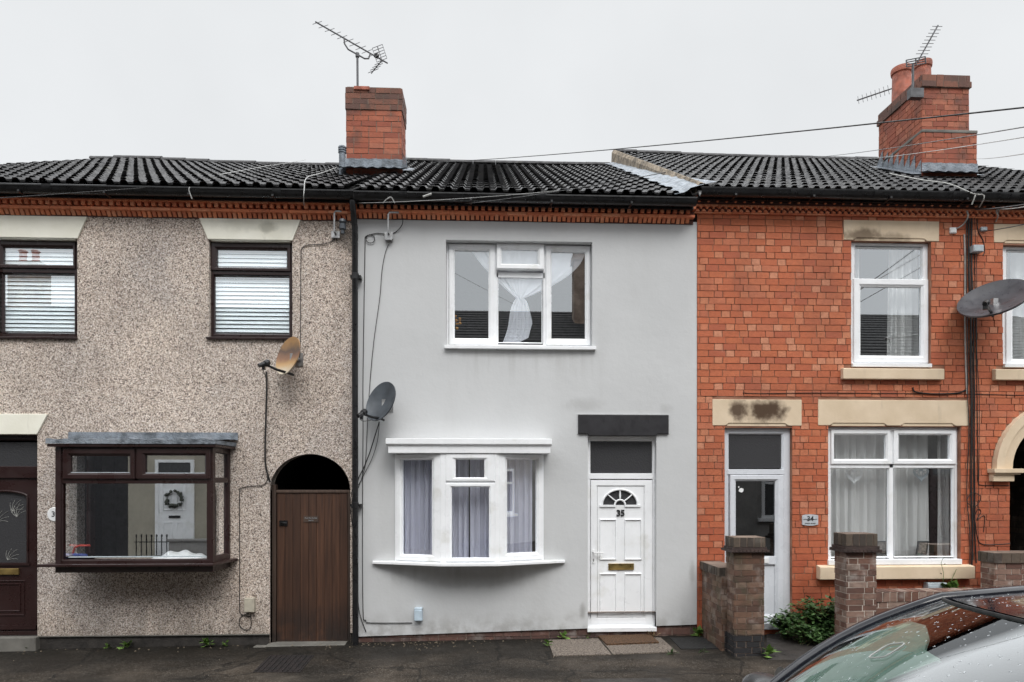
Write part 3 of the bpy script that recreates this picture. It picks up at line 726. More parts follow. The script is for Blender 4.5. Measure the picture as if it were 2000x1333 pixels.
q = RC(593, 622, 1008, 1020, rec); mb = MB(); mb.box(q[0], q[1], rec-.006, rec, q[2], q[3]); sg = mb.build('notice', M['gatepost'], gt)
mb = MB(); text_mesh(mb, 'Please Shut The Gate', .017, (q[0]+q[1])/2, rec-.008, q[3]-.026, .001); mb.build('notice_lettering', M['boxgrey'], gt); mb = MB(); text_mesh(mb, 'Thank You', .014, (q[0]+q[1])/2, rec-.008, q[2]+.02, .001); mb.build('notice_lettering', M['boxgrey'], gt)
mb = MB(); mb.box(X(522), X(678), -.10, .14, -.4, Z(1257, 600)); mb.box(X(500), X(526), -.12, -.01, -.4, Z(1259, 510)); mb.build('threshold', M['greystone'], hL, bevel=.015)
# bay window
D = -BAYD; xl, xr = X(108, D), X(416, D); wl, wr = xl + .10, X(450)
zb0, zt0 = Z(1101, 262, D), Z(874, 262, D)
bay = MB(); bay.ring((xl, xr, zb0, zt0), (X(122,D), X(411,D), Z(1093,262,D), Z(880,262,D)), [(t, D + y) for t, y in FRAME])
q = RC(112, 414, 934, 945, D); bay.box(q[0], q[1], D + .004, D + .06, q[2], q[3])
q = RC(262, 270, 876, 940, D); bay.box(q[0], q[1], D + .004, D + .06, q[2], q[3])
bf = bay.build('bay_window', M['brown'], hL, bevel=.004)
for so, g in (((124, 264, 876, 936), (138, 253, 891, 924)), ((268, 412, 876, 936), (284, 400, 890, 925))):
    a, b = RC(*so, D), RC(*g, D); mb = MB(); mb.ring(a, b, [(t, D - .012 + y) for t, y in SASH]); mb.build('sash', M['brown'], bf, bevel=.002)
    mb = MB(); mb.rect((b[0]-.005,b[1]+.005,b[2]-.005,b[3]+.005), D + .022); mb.build('pane', M['glass'], bf)
    mb = MB(); mb.box(b[0], b[1], D + .004, D + .02, b[2], b[2] + .008); mb.build('glazing_strip', M['boxgrey'], bf)
g = RC(133, 409, 946, 1089, D); mb = MB(); mb.rect((g[0]-.005,g[1]+.005,g[2]-.005,g[3]+.005), D + .024); mb.build('pane', M['glass'], bf)
mb = MB(); mb.box(g[0], g[1], D + .004, D + .02, g[2], g[2] + .010); mb.build('glazing_strip', M['boxgrey'], bf)
for s, (xa, xb) in enumerate(((xl, wl), (xr, wr))):         # splayed cheeks
    dx, dy = xb - xa, BAYD; L_ = math.hypot(dx, dy)
    def xf(p, xa=xa, dx=dx, dy=dy, L_=L_, s=s):
        u, n_, z = p; sg_ = 1 if s else -1
        return (xa + dx*u/L_ + sg_*(-n_)*dy/L_, D + dy*u/L_ + n_*dx/L_*sg_, z)
    mb = MB(); mb.xf = xf
    mb.ring((0, L_, zb0, zt0), (.06, L_-.05, zb0+.07, zt0-.06), [(t, y) for t, y in FRAME]); zq = Z(938, 262, D); mb.box(.05, L_-.04, .004, .05, zq-.03, zq+.03)
    mb.build('bay_cheek', M['brown'], bf)
    mb = MB(); mb.xf = xf; mb.rect((.055, L_-.045, zb0+.065, zt0-.055), .03); mb.build('pane', M['glass'], bf)
mb = MB(); mb.plan([(xl-.15, D-.075), (xr+.03, D-.075), (wr+.09, -.0), (wl-.1, -.0)], zb0 - .028, zb0 + .002); mb.build('bay_sill', M['brown'], bf, bevel=.006)
mb = MB(); mb.plan([(xl, D), (xr, D), (wr, 0.0), (wl, 0.0)], zb0 - .10, zb0 - .028); mb.build('bay_board', M['brownwood'], bf); mb = MB(); mb.plan([(xl+.01, D+.02), (xr-.01, D+.02), (wr, 0.0), (wl, 0.0)], zt0 - .02, zt0 + .0015); mb.build('bay_head_board', M['brownwood'], bf)
mb = MB(); mb.plan([(xl-.06, D-.05), (xr+.045, D-.05), (wr+.06, 0), (wl-.06, 0)], zt0 + .002, zt0 + .035); mb.build('bay_fascia', M['brown'], bf, bevel=.004)
ld = MB(); za, zc = zt0 + .036, Z(845, 290)
fr_ = [(xl-.068, D-.058), (xr+.05, D-.058), (wr+.07, 0), (wl-.09, 0)]
N = 26; top = (X(135), X(466))
def lead_pt(u, v):
    zf = za + .055 + .009 * math.sin(u * 31 + 2) * math.sin(u * 11) + .004*math.sin(u*83)
    xa_ = fr_[0][0] + (fr_[1][0]-fr_[0][0]) * u; xb_ = top[0] + (top[1]-top[0]) * u
    if v <= .25: return (xa_, D-.06, za + (zf - za) * v / .25)
    t = (v - .25) / .45
    if v <= .7: return (xa_ + (xb_ - xa_) * t, D - .06 + (BAYD + .04) * t, zf + (zc - .07 - zf) * t * .55 + .006*math.sin(u*47+v*9))
    t = (v - .7) / .3; return (xb_, -.018 - .004 * (1 - t), zf + (zc - .07 - zf) * .55 + (zc - zf - (zc - .07 - zf) * .55) * t)
ld.grid(lead_pt, 60, 20); ld.plan([(xr+.05,D-.058),(wr+.07,-.0),(wr+.06,.0),(xr+.02,D)], za, za+.045)
ld.box(X(303), X(304.5), -.03, -.01, Z(862,303), zc)
ld.build('lead_roof', M['lead'], bf, smooth=40)
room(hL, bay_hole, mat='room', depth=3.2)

# ================================================================== GREY RENDERED HOUSE
hM = empty('grey_rendered_house', ((XM0 + XM1) / 2, 0, -.1), 'smooth grey rendered terraced house with white windows and a white front door', 'house')
OW = (871, 1157, 471, 681); OD = (1148, 1282, 853, 1231); OB = (771, 1062, 885, 1098)
REC = .11
ow, od = RC(*OW), RC(*OD)
bow_hole = (X(778), X(1056), Z(1096, 915), Z(888, 915))
zbm = Z(1231, 1000)
mb = MB(); wall_sheet(mb, XM0, XM1, zbm, Z(428, 1000), [ow, od, bow_hole], 0, .16)
# lower edge of the render climbs gently with the street
for i in range(len(mb.v)):
    v = mb.v[i]
    if abs(v[2] - zbm) < 1e-6 and v[1] < .01: mb.v[i] = (v[0], v[1], zbm + .026 * (v[0] - X(1080)))
mb.build('wall', M['render'], hM); mb = MB(); mb.box(XM0, XM1, 9.9, 10.1, -.3, ZE); mb.build('rear_wall', M['render'], hM)
mb = MB(); mb.mi = 1; wall_sheet(mb, XM0, XM1, -.35, zbm + .1, [(od[0], od[1], od[2]-.02, zbm+.2)], .03, .1); mb.mi = 0
brick_face(mb, XM0, XM1, -.35, zbm + .1, lambda u, w_, z: (u, .028 - w_, z), [(od[0], od[1], od[2]-.02, zbm+.2)]); mb.build('plinth', [M['plinthbrick'], M['mortar2']], hM)
cornice_dentil(hM, XM0, XM1 - .05, 1020, 398, 432)
gutter(hM, X(690, -.29) + .003, X(1362, -.29), ZG_M, joints=(X(787, -.29), X(1057, -.29)))
tile_roof(hM, XM0, XM1, ZE, ZRID, lambda x, v: -.015 * math.sin((x - XM0) * .7) * v)
fw = window(hM, OW, REC, (877, 1152, 478, 673),
    [((877, 967, 478, 674), (888, 954, 490, 661)), ((1066, 1152, 481, 675), (1077, 1143, 493, 662))],
    bars=[(966, 973, 478, 676), (1061, 1067, 478, 676), (970, 1064, 533, 543)], fixed=[(973.5, 1058, 544, 669)])
a, b = RC(970, 1062, 478, 529, REC), RC(980, 1050, 490, 518, REC)       # top vent, open a crack
def xv(p, z0=a[3], y0=REC-.02):
    dz = p[2] - z0; t = R(-5); yy = p[1] - y0
    return (p[0], y0 + yy*math.cos(t) - dz*math.sin(t)*-1*-1, z0 + dz*math.cos(t) + yy*math.sin(t))
mb = MB(); mb.xf = xv; mb.ring(a, b, [(t, REC - .03 + y) for t, y in SASH]); v_ = mb.build('vent_sash', M['upvc'], fw, bevel=.002)
mb = MB(); mb.xf = xv; mb.rect((b[0]-.005,b[1]+.005,b[2]-.005,b[3]+.005), REC + .0); mb.build('pane', M['glass'], fw)
r = RC(868, 1164, 676, 682.5, -.03); mb = MB(); mb.box(r[0], r[1], -.05, .13, r[2], r[3]); mb.build('sill', M['upvc'], fw, bevel=.004)
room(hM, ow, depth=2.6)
# bow window
P = [(X(771, -.03), -.03), (X(866, -.24), -.24), (X(971, -.24), -.24), (X(1062, -.03), -.03)]
zt_, zb_ = Z(886, 917, -.2), Z(1099, 917, -.22)
bw = MB()
facets = []
for k in range(3):
    (x0, y0), (x1, y1) = P[k], P[k+1]; L_ = math.hypot(x1-x0, y1-y0)
    def xf(p, x0=x0, y0=y0, ux=(x1-x0)/L_, uy=(y1-y0)/L_):
        u, n_, z = p; return (x0 + ux*u - uy*n_, y0 + uy*u + ux*n_, z)
    facets.append((xf, L_))
for k, (xf, L_) in enumerate(facets):
    bw.xf = xf; bw.ring((.0, L_, zb_, zt_), (.028, L_-.028, zb_+.02, zt_-.014), [(t, y) for t, y in FRAME])
    if k: bw.box(-.03, .03, -.012, .04, zb_, zt_)
zq = Z(942, 917, -.24); bw.xf = facets[1][0]; bw.box(.03, facets[1][1]-.03, .002, .05, zq-.022, zq+.016)
bfr = bw.build('bow_window', M['upvc'], hM, bevel=.003)
def pane_in(k, u0, u1, z0, z1, sash=None):
    xf = facets[k][0]
    if sash:
        mb = MB(); mb.xf = xf; mb.ring(sash, (u0, u1, z0, z1), [(t, -.012 + y) for t, y in SASH]); mb.build('sash', M['upvc'], bfr, bevel=.002)
    mb = MB(); mb.xf = xf; mb.rect((u0-.005, u1+.005, z0-.005, z1+.005), .022); mb.build('pane', M['glass'], bfr)
fu = lambda k, px, Y: (X(px, Y) - P[k][0]) / (P[k+1][0] - P[k][0]) * facets[k][1]
for k, (ga, gb, Y) in enumerate(((784.5, 844.5, -.12), (0, 0, 0), (990, 1049, -.12))):
    if k == 1: continue
    pane_in(k, fu(k, ga, Y), fu(k, gb, Y), Z(1083 if k == 0 else 1080, 917, Y), Z(899 if k == 0 else 898, 917, Y), (.022, facets[k][1]-.026, zb_+.016, zt_-.010))
L1 = facets[1][1]
pane_in(1, fu(1, 890, -.24), fu(1, 946, -.24), Z(933, 917, -.24), Z(898, 917, -.24), (.026, L1-.026, zq+.012, zt_-.010))
pane_in(1, fu(1, 882.5, -.24), fu(1, 955, -.24), Z(1090, 917, -.24), Z(952, 917, -.24), (.026, L1-.026, zb_+.016, zq-.018))
off = lambda d: [(P[0][0]-d*.9, 0.0), (P[0][0]-d*.5, P[0][1]-d*.4), (P[1][0]-d*.1, P[1][1]-d), (P[2][0]+d*.1, P[2][1]-d), (P[3][0]+d*.5, P[3][1]-d*.4), (P[3][0]+d*.9, 0.0)]
sillp = [(X(728), 0.0), (X(728), -.04), (P[0][0]-.03, -.115), (P[1][0]-.01, -.335), (P[2][0]+.01, -.335), (P[3][0]+.03, -.115), (X(1103), -.04), (X(1103), 0.0)]
mb = MB(); mb.plan(sillp, zb_ - .034, zb_ + .001); mb.build('bow_sill', M['upvc'], bfr, bevel=.006)
mb = MB(); mb.plan([(P[0][0], 0), P[0], P[1], P[2], P[3], (P[3][0], 0)], zb_ - .042, zb_ - .034); mb.build('bow_soffit', M['upvc'], bfr)
hy = -.30; r1, r2 = RC(753, 1078, 857, 871, hy), RC(758, 1075, 871, 885.5, hy+.025)
mb = MB(); mb.sweepx([(hy, r1[3]), (hy, r1[2]+.02), (hy+.022, r1[2]), (0, r1[2]), (0, r1[3])], r1[0], r1[1]); mb.sweepx([(hy+.028, r2[3]-.001), (hy+.028, r2[2]), (0, r2[2]), (0, r2[3]-.001)], r2[0], r2[1])
mb.build('bow_head', M['upvc'], bfr, bevel=.004)
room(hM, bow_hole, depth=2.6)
# front door
rec = .075; r = od
q = RC(1150, 1280, 925, 936, rec)
mb = MB(); mb.ring(r, RC(1153.5, 1274, 862, 1207, rec), [(t, rec + y) for t, y in FRAME]); mb.box(r[0]+.02, r[1]-.02, rec-.004, rec+.06, q[2], q[3])
mb.box(r[0]-.004, r[1]+.004, -.008, rec+.04, r[2]-.02, r[2]+.03)
dm = mb.build('door', M['upvc'], hM, bevel=.003); dm['label'] = 'white panelled front door with fan-shaped glass'
mb = MB(); q = RC(1153.5, 1273.5, 863, 925, rec); mb.rect((q[0]-.003,q[1]+.003,q[2]-.003,q[3]+.003), rec + .02); mb.build('fanlight_pane', M['obscure'], dm)
so, sg_ = RC(1154, 1274, 938, 1218, rec), RC(1166.5, 1258, 950, 1207, rec)
mb = MB(); mb.ring(so, sg_, [(0,rec+.04),(0,rec-.006),(.90,rec-.006),(.92,rec+.004),(1,rec+.004),(1,rec+.02)]); mb.build('door_sash', M['upvc'], dm, bevel=.002)
# leaf panel with a half-round light
c = F(1211, 987, rec); rad = X(1244, rec) - X(1211, rec)
lp = (sg_[0]+.003, sg_[1]-.003, sg_[2]+.003, sg_[3]-.003)
mb = MB(); wall_sheet(mb, *lp, [(c.x-rad, c.x+rad, c.z, c.z+rad*.86, c.z+.0005)], rec + .004, .02)
for x0, x1, y0, y1 in ((1171, 1204, 1014, 1094), (1219.5, 1253, 1014, 1094), (1171, 1204, 1120, 1198), (1219.5, 1253, 1120, 1198)):
    p = RC(x0, x1, y0, y1, rec); q = (p[0]+.022, p[1]-.022, p[2]+.022, p[3]-.022)
    mb.ring(p, q, [(0, rec+.004), (.18, rec-.011), (.42, rec-.013), (.62, rec-.004), (.85, rec+.008), (1, rec+.004)])
mb.build('door_panel', M['upvc'], dm)
mb = MB()
n = 20; arc = [(c.x + (rad+.012)*math.cos(math.pi*k/n), rec, c.z + (rad*.86+.012)*math.sin(math.pi*k/n)) for k in range(n+1)]
mb.tube(arc, .011, 6); ir = rad * .27
mb.box(c.x-rad*1.2, c.x-ir, rec-.012, rec+.012, c.z-.022, c.z+.004); mb.box(c.x+ir, c.x+rad*1.2, rec-.012, rec+.012, c.z-.022, c.z+.004)
arc2 = [(c.x + ir*1.15*math.cos(math.pi*k/10), rec, c.z + .0 + ir*1.15*math.sin(math.pi*k/10)) for k in range(11)]; mb.tube(arc2, .012, 6)
for a in (45, 90, 135):
    mb.tube([(c.x + ir*1.2*math.cos(R(a)), rec, c.z + ir*1.2*math.sin(R(a))), (c.x + rad*.6*math.cos(R(a)), rec, c.z + rad*.52*math.sin(R(a))), (c.x + rad*math.cos(R(a)), rec, c.z + rad*.86*math.sin(R(a)))], [.007, .013 if a == 90 else .009, .007], 6)
mb.build('fan_moulding', M['upvc'], dm, smooth=40)
mb = MB(); mb.rect((c.x-rad, c.x+rad, c.z, c.z+rad*.9), rec + .02); mb.build('fan_pane', M['obscure'], dm)
mb = MB(); text_mesh(mb, '35', .105, X(1212, rec), rec - .004, Z(1003, 1212, rec), .004, .0035); mb.build('house_number', M['ink'], dm)
mb = MB(); q = RC(1188, 1238, 1101, 1113.5, rec); mb.ring((q[0],q[1],q[2],q[3]), (q[0]+.012,q[1]-.012,q[2]+.012,q[3]-.012), [(0,rec+.006),(.1,rec-.012),(.9,rec-.012),(1,rec-.004)]); mb.rect((q[0]+.01,q[1]-.01,q[2]+.01,q[3]-.01), rec-.006); mb.build('letter_box', M['gold'], dm)
mb = MB(); q = RC(1156.5, 1161, 1074, 1100, rec); mb.box(q[0], q[1], rec-.018, rec, q[2], q[3]); mb.tube([(q[0]+.012,rec-.02,q[3]-.03),(q[0]+.014,rec-.06,q[3]-.03),(q[0]+.13,rec-.06,q[3]-.032)], .009); mb.build('handle', M['white'], dm, bevel=.002)
mb = MB(); mb.box(q[0]+.008, q[1]-.010, rec-.0195, rec-.017, q[2]+.02, q[2]+.055); mb.build('keyhole', M['ink'], dm)
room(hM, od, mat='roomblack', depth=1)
r = RC(1129, 1305, 811, 848); mb = MB(); zc_ = Z(852, 1216)
mb.prism([(r[0], r[2]), (X(1147), r[2]), (X(1149), zc_), (X(1281), zc_), (X(1284), r[2]), (r[1], r[2]), (r[1], r[3]), (r[0], r[3])], -.03, .05); mb.build('lintel', M['blacklintel'], hM, bevel=.006)
mb = MB(); mb.box(r[0]-.012, r[1]+.012, -.010, .03, r[3]+.003, r[3]+.012); mb.box(r[0]-.012, r[0]-.003, -.010, .03, r[2], r[3]+.003); mb.box(r[1]+.003, r[1]+.012, -.010, .03, r[2], r[3]+.003); mb.build('lintel_edging', M['render'], hM)
# drainpipe on the party line
px_ = X(692.5, -.09); mb = MB()
mb.tube([(px_, -.22, ZG_L - .09), (px_, -.215, ZG_L - .13), (px_+.003, -.16, ZG_L - .24), (px_+.004, -.09, ZG_L - .36), (px_+.005, -.09, 3.0), (px_+.012, -.09, gz(-2, 0)-.05)], .036, 14)
for py in (540, 987): mb.lathe((px_+.008, -.09, Z(py, 692, -.09)-.04), (0,0,1), [(.037,0),(.043,.004),(.043,.07),(.037,.075)], 14); mb.box(px_-.05, px_+.075, -.10, .0, Z(py,692,-.09)-.02, Z(py,692,-.09)+.012)
mb.build('drainpipe', M['black'], hM, smooth=40)

# ================================================================== RED BRICK HOUSE
hR = empty('red_brick_house', ((XM1 + XR) / 2, 0, -.1), 'red brick terraced house with buff stone lintels and white windows behind a small front garden', 'house')
REC = .055
U1 = (1662, 1818, 472, 717); U2 = (1958, 2114, 480, 718); DR = (1415, 1547, 836, 1226); GW = (1617, 1876, 834, 1103)
AX0, AX1 = X(1971), X(2150); az = Z(916, 2000); at = az + (AX1 - AX0) / 2 * .98
holesR = [RC(*U1), RC(*U2), RC(*DR), RC(*GW), (AX0, AX1, -.3, at, az)]
skip = list(holesR)
for l in ((1647, 1833, 432, 470), (1662, 1818, 440, 480), (1940, 2128, 440, 475), (1958, 2114, 450, 486), (1391, 1565, 781, 831), (1415, 1547, 800, 842), (1597, 1890, 782, 831), (1617, 1876, 800, 842), (1647, 1845, 717, 741), (1945, 2140, 719, 742), (1602, 1905, 1104, 1132)):
    skip.append(RC(*l))
oR = .72 / .58
skip.append((AX0 - .24, AX1 + .24, az, at + .24, az))
ztR = Z(420, 1680)
mb = MB(); mb.mi = 1; wall_sheet(mb, XM1 + .003, XR, -.3, ztR, holesR, .0, .18); mb.box(XM1 + .003, XR, 9.9, 10.1, -.3, ZE_R); mb.box(XR-.1, XR, .2, 9.9, -.3, ZE_R); mb.mi = 0
brick_face(mb, XM1 + .003, XR, -.3, ztR, lambda u, w_, z: (u, -w_, z), skip, rh=.0815, L=.213, hdr=2)
mb.build('wall', [M['brick'], M['mortar'], M['brickhead']], hR)
# lintels and sills
def lintel(px, notch, name='lintel'):
    r = RC(*px); mb = MB(); pts = [(r[0], r[2])]
    for a, b in notch:
        pts += [(X(a-7), r[2]), (X(a), r[2]+.03), (X(b), r[2]+.03), (X(b+7), r[2])]
    pts += [(r[1], r[2]), (r[1], r[3]), (r[0], r[3])]
    mb.prism(pts, -.014, .06); mb.build(name, M['stone'], hR, bevel=.006)
    mb = MB()
    for a, b in notch: mb.box(X(a-3), X(b+3), -.004, .05, r[2] - .004, r[2] + .045)
    mb.build('lintel_soffit', M['stone'], hR)
lintel((1647, 1833, 432, 471), [(1672, 1803)]); lintel((1940, 2128, 440, 476), [(1965, 2100)])
lintel((1391, 1565, 781, 832), [(1423, 1532)]); lintel((1597, 1890, 782, 832), [(1627, 1725), (1765, 1858)])
def stone_sill(px, d=.07):
    r = RC(*px, -d); mb = MB(); mb.sweepx([(-d, r[3]-.015), (-d, r[2]), (.06, r[2]), (.06, r[3]+.012)], r[0], r[1]); mb.build('sill', M['stone'], hR, bevel=.008)
stone_sill((1647, 1845, 718, 741)); stone_sill((1945, 2140, 720, 743)); stone_sill((1602, 1905, 1105, 1132), .10)
# windows
for O, dx, dy in ((U1, 0, 0), (U2, 297, 7)):
    s = lambda a, b, c_, d: (a+dx, b+dx, c_+dy, d+dy)
    fw = window(hR, O, REC, (O[0]+9, O[1]-16, O[2]+9, O[3]-10), [(s(1666, 1812, 546, 709), s(1680.5, 1799, 561, 695))], bars=[s(1668, 1812, 546, 552)], fixed=[s(1671, 1801, 486, 545)])
    r = RC(O[0]+1, O[1]-1, O[3]-6, O[3]+1); mb = MB(); mb.box(r[0], r[1], -.035, REC, r[2], r[3]); mb.build('sill', M['upvc'], fw, bevel=.003)
    room(hR, RC(*O), depth=2.4)
fw = window(hR, GW, REC, (1624, 1864, 842, 1092), [((1622, 1738, 840, 907), (1629, 1730, 850, 897)), ((1744, 1866, 841, 907), (1755, 1855, 850, 897))],
    bars=[(1737, 1745, 838, 1095), (1620, 1868, 906, 914)], fixed=[(1623, 1735.5, 916, 1088), (1748, 1861, 915, 1087)])
r = RC(1617, 1877, 1093, 1103, -.02); mb = MB(); mb.box(r[0], r[1], -.04, REC, r[2], r[3]); mb.build('sill', M['upvc'], fw, bevel=.003)
room(hR, RC(*GW), depth=2.6)
r = RC(*DR); rec = REC
mb = MB(); mb.ring(r, RC(1424, 1527, 849, 1215, rec), [(t, rec + y) for t, y in FRAME]); q = RC(1420, 1532, 917, 927, rec); mb.box(q[0], q[1], rec-.006, rec+.06, q[2], q[3]); mb.box(r[0]-.005, r[1]+.005, -.03, rec+.03, r[2]-.02, r[2]+.055)
dd = mb.build('door', M['upvc2'], hR, bevel=.003); dd['label'] = 'pale grey front door with a tall dark pane'
a, b = RC(1425, 1530, 928, 1214, rec), RC(1437, 1514, 940, 1201, rec)
mb = MB(); mb.ring(a, b, [(t, rec - .01 + y) for t, y in SASH]); mb.build('door_sash', M['upvc2'], dd, bevel=.002)
q = RC(1424.5, 1526, 850, 915, rec); mb = MB(); mb.rect(q, rec + .02); mb.build('fanlight_pane', M['obscure'], dd)
q = RC(1437, 1514, 940, 1086, rec); mb = MB(); mb.rect(q, rec + .022); mb.build('door_pane', mk_glass('dark_door_glass', .10, (.35,.37,.4)), dd)
q = RC(1437, 1514, 1087, 1103, rec); mb = MB(); mb.box(q[0], q[1], rec-.008, rec+.03, q[2], q[3]); mb.build('mid_rail', M['upvc2'], dd, bevel=.003)
q = RC(1437, 1514, 1104, 1201, rec); mb = MB(); mb.rect(q, rec + .016); mb.build('door_panel', M['upvc2'], dd)
q = RC(1452, 1501, 1090, 1100, rec); mb = MB(); mb.box(q[0], q[1], rec-.018, rec, q[2], q[3]); mb.build('letter_box', M['white'], dd, bevel=.003)
q = F(1449, 958, rec); mb = MB(); mb.prism([(q.x + .028*math.cos(k*.7)*(1+.3*(k%2)), q.z + .028*math.sin(k*.7)) for k in range(9)], rec+.018, rec+.021); mb.box(q.x-.04,q.x-.025,rec+.018,rec+.021,q.z+.03,q.z+.05); mb.build('sticker', M['white'], dd)
room(hR, r, mat='room', depth=1.4)
# stone arch of the passage on the right
n = 22; acx = (AX0 + AX1) / 2; ra = (AX1 - AX0) / 2
mb = MB()
for k in range(n):
    a0, a1 = math.pi * k / n, math.pi * (k + 1) / n
    for (r0, r1, y) in ((ra - .005, ra + .12, -.05), (ra + .12, ra + .225, -.08)):
        mb.prism([(acx + r0*math.cos(a0), az + r0*math.sin(a0)), (acx + r1*math.cos(a0), az + r1*math.sin(a0)), (acx + r1*math.cos(a1), az + r1*math.sin(a1)), (acx + r0*math.cos(a1), az + r0*math.sin(a1))], y, .05)
ar = mb.build('arch', M['stone'], hR)
for s in (0, 1):
    xe = AX0 if s == 0 else AX1; sg2 = -1 if s == 0 else 1
    mb = MB(); x_in, x_out = xe - sg2*.03, xe + sg2*.27
    mb.box(x_in - sg2*.06, x_out + sg2*.02, -.13, .05, az - .055, az - .002); mb.box(x_in - sg2*.03, x_out, -.11, .05, az - .075, az - .055); mb.box(x_in+sg2*.03, x_out - sg2*.0, -.085, .05, az - .16, az - .075); mb.build('impost', M['stone'], ar, bevel=.005)
mb = MB(); y0, y1 = .18, 5.0; a, b, d = AX0 - .002, AX1 + .002, at + .03
bricked = MB(); bricked.mi = 1
bricked.quad((a,y0,-.3),(a,y1,-.3),(a,y1,d),(a,y0,d)); bricked.quad((b,y0,-.3),(b,y0,d),(b,y1,d),(b,y1,-.3)); bricked.quad((a,y0,d),(a,y1,d),(b,y1,d),(b,y0,d)); bricked.rect((a,b,-.3,d), y1); bricked.mi = 0
brick_face(bricked, y0, 2.5, -.3, d, lambda u, w_, z: (b - w_, u, z)); bricked.build('passage', [M['copbrick'], M['plinth']], hR)
# cornice with bosses above a row of little arches
z1, z2, z3 = Z(388, 1680, -.1), Z(404, 1680, -.08), Z(420.5, 1680, -.05)
mb = MB(); xa, xb = XM1 - .045, XR
x = xa
while x < xb: e = min(x + .24, xb); mb.box(x+.002, e-.002, -.125, .02, z1-.028, z1+.002); x = e
mb.mi = 1; mb.box(xa, xb, -.075, .02, z2, z1 - .028)
mb.mi = 0; x = xa + .05
while x < xb - .03: mb.ball((x, -.078, (z1 - .028 + z2) / 2 + .004), (.019, .02, .019), 8, 5); x += .1125
x = xa; pw = .0775
while x < xb - pw * .5:
    c0, c1 = x, x + pw; rr = pw * .40; m_ = (c0 + c1) / 2; zc_ = z3 + (z2 - z3) * .42; k_ = 8
    pts = [(m_ + rr*math.cos(math.pi*k/k_), zc_ + rr*math.sin(math.pi*k/k_)) for k in range(k_+1)]
    for p, q in zip(pts, pts[1:]):
        mb.quad((p[0],-.075,p[1]),(p[0],-.075,z2),(q[0],-.075,z2),(q[0],-.075,q[1])); mb.quad((p[0],-.075,p[1]),(q[0],-.075,q[1]),(q[0],-.035,q[1]),(p[0],-.035,p[1]))
    mb.quad((c0,-.075,zc_-.012),(m_-rr,-.075,zc_),(m_-rr,-.075,z2),(c0,-.075,z2)); mb.quad((m_+rr,-.075,zc_),(c1,-.075,zc_-.012),(c1,-.075,z2),(m_+rr,-.075,z2))
    mb.box(c0, c1, -.075, .0, z2 - .004, z2 + .0)
    mb.ball((m_, -.032, zc_-.012), (rr*.72, .03, rr*.8), 8, 4); mb.box(m_-rr*.72, m_+rr*.72, -.058, -.02, z3+.012, zc_-.014)
    x += pw
mb.mi = 1; mb.box(xa, xb, -.030, .02, z3, z2 - .001); mb.mi = 0
x = xa
while x < xb: e = min(x + .235, xb); mb.box(x+.002, e-.002, -.040, .0, z3-.004, z3+.012); x = e
mb.build('cornice', [M['terra'], M['terradark']], hR)
gutter(hR, X(1371, -.29), XR, ZG_R, joints=(X(1552, -.29), X(1716, -.29), X(1870, -.29), X(1983, -.29)), hgt=.086)
xg0 = X(1368, EY)
tile_roof(hR, xg0, XR, ZE_R, ZRID_R, pitch=.136, sag=lambda x, v: -.055 * min(1, max(0, (x - xg0) / 2.2)) * v * v)
# raised verge and lead valley between the roofs
mb = MB(); n = 40; rows = []
for k in range(n + 1):
    t = k / n; y = EY + (RY - EY) * t; zt__ = ZE_R + (ZRID_R - ZE_R) * t + .055; zb__ = ZE + (ZRID - ZE) * t - .02
    j = .012 * math.sin(k * 2.1) + random.uniform(-.012, .012)
    rows.append([(xg0 - .05 + j*.5, y, zb__), (xg0 - .035 + j, y, zt__ - .045), (xg0 + .0, y, zt__ + .012 + j*.4), (xg0 + .06, y, zt__)])
for p, q in zip(rows, rows[1:]):
    for i in range(3): mb.quad(p[i], q[i], q[i+1], p[i+1])
mb.build('verge', M['verge'], hR)
mb = MB()
def valley(u, v):
    t = v * .985; y = EY - .03 + (RY - EY) * t; base = ZE + (ZRID - ZE) * t
    k = .035 * math.sin(v * 58) * math.sin(v * 21 + u * 3) + random.uniform(-.008, .008)
    wid = .27 - .14 * v + .05 * math.sin(v * 37) * math.sin(v * 90)
    return (xg0 - .05 - wid * (1 - u) + (.06 + .2 * max(0, .18 - v) * 5) * max(0, u - .75) * 4 + k * (1 - u) * .8, y + k, base + .058 + .14 * max(0, u - .45) ** 1.3 * (1.6 - v) + k * .5 - (.10 * (1 - u) * max(0, .05 - v) * 12))
mb.grid(valley, 7, 70); mb.build('lead_valley', M['lead'], hR, smooth=40)

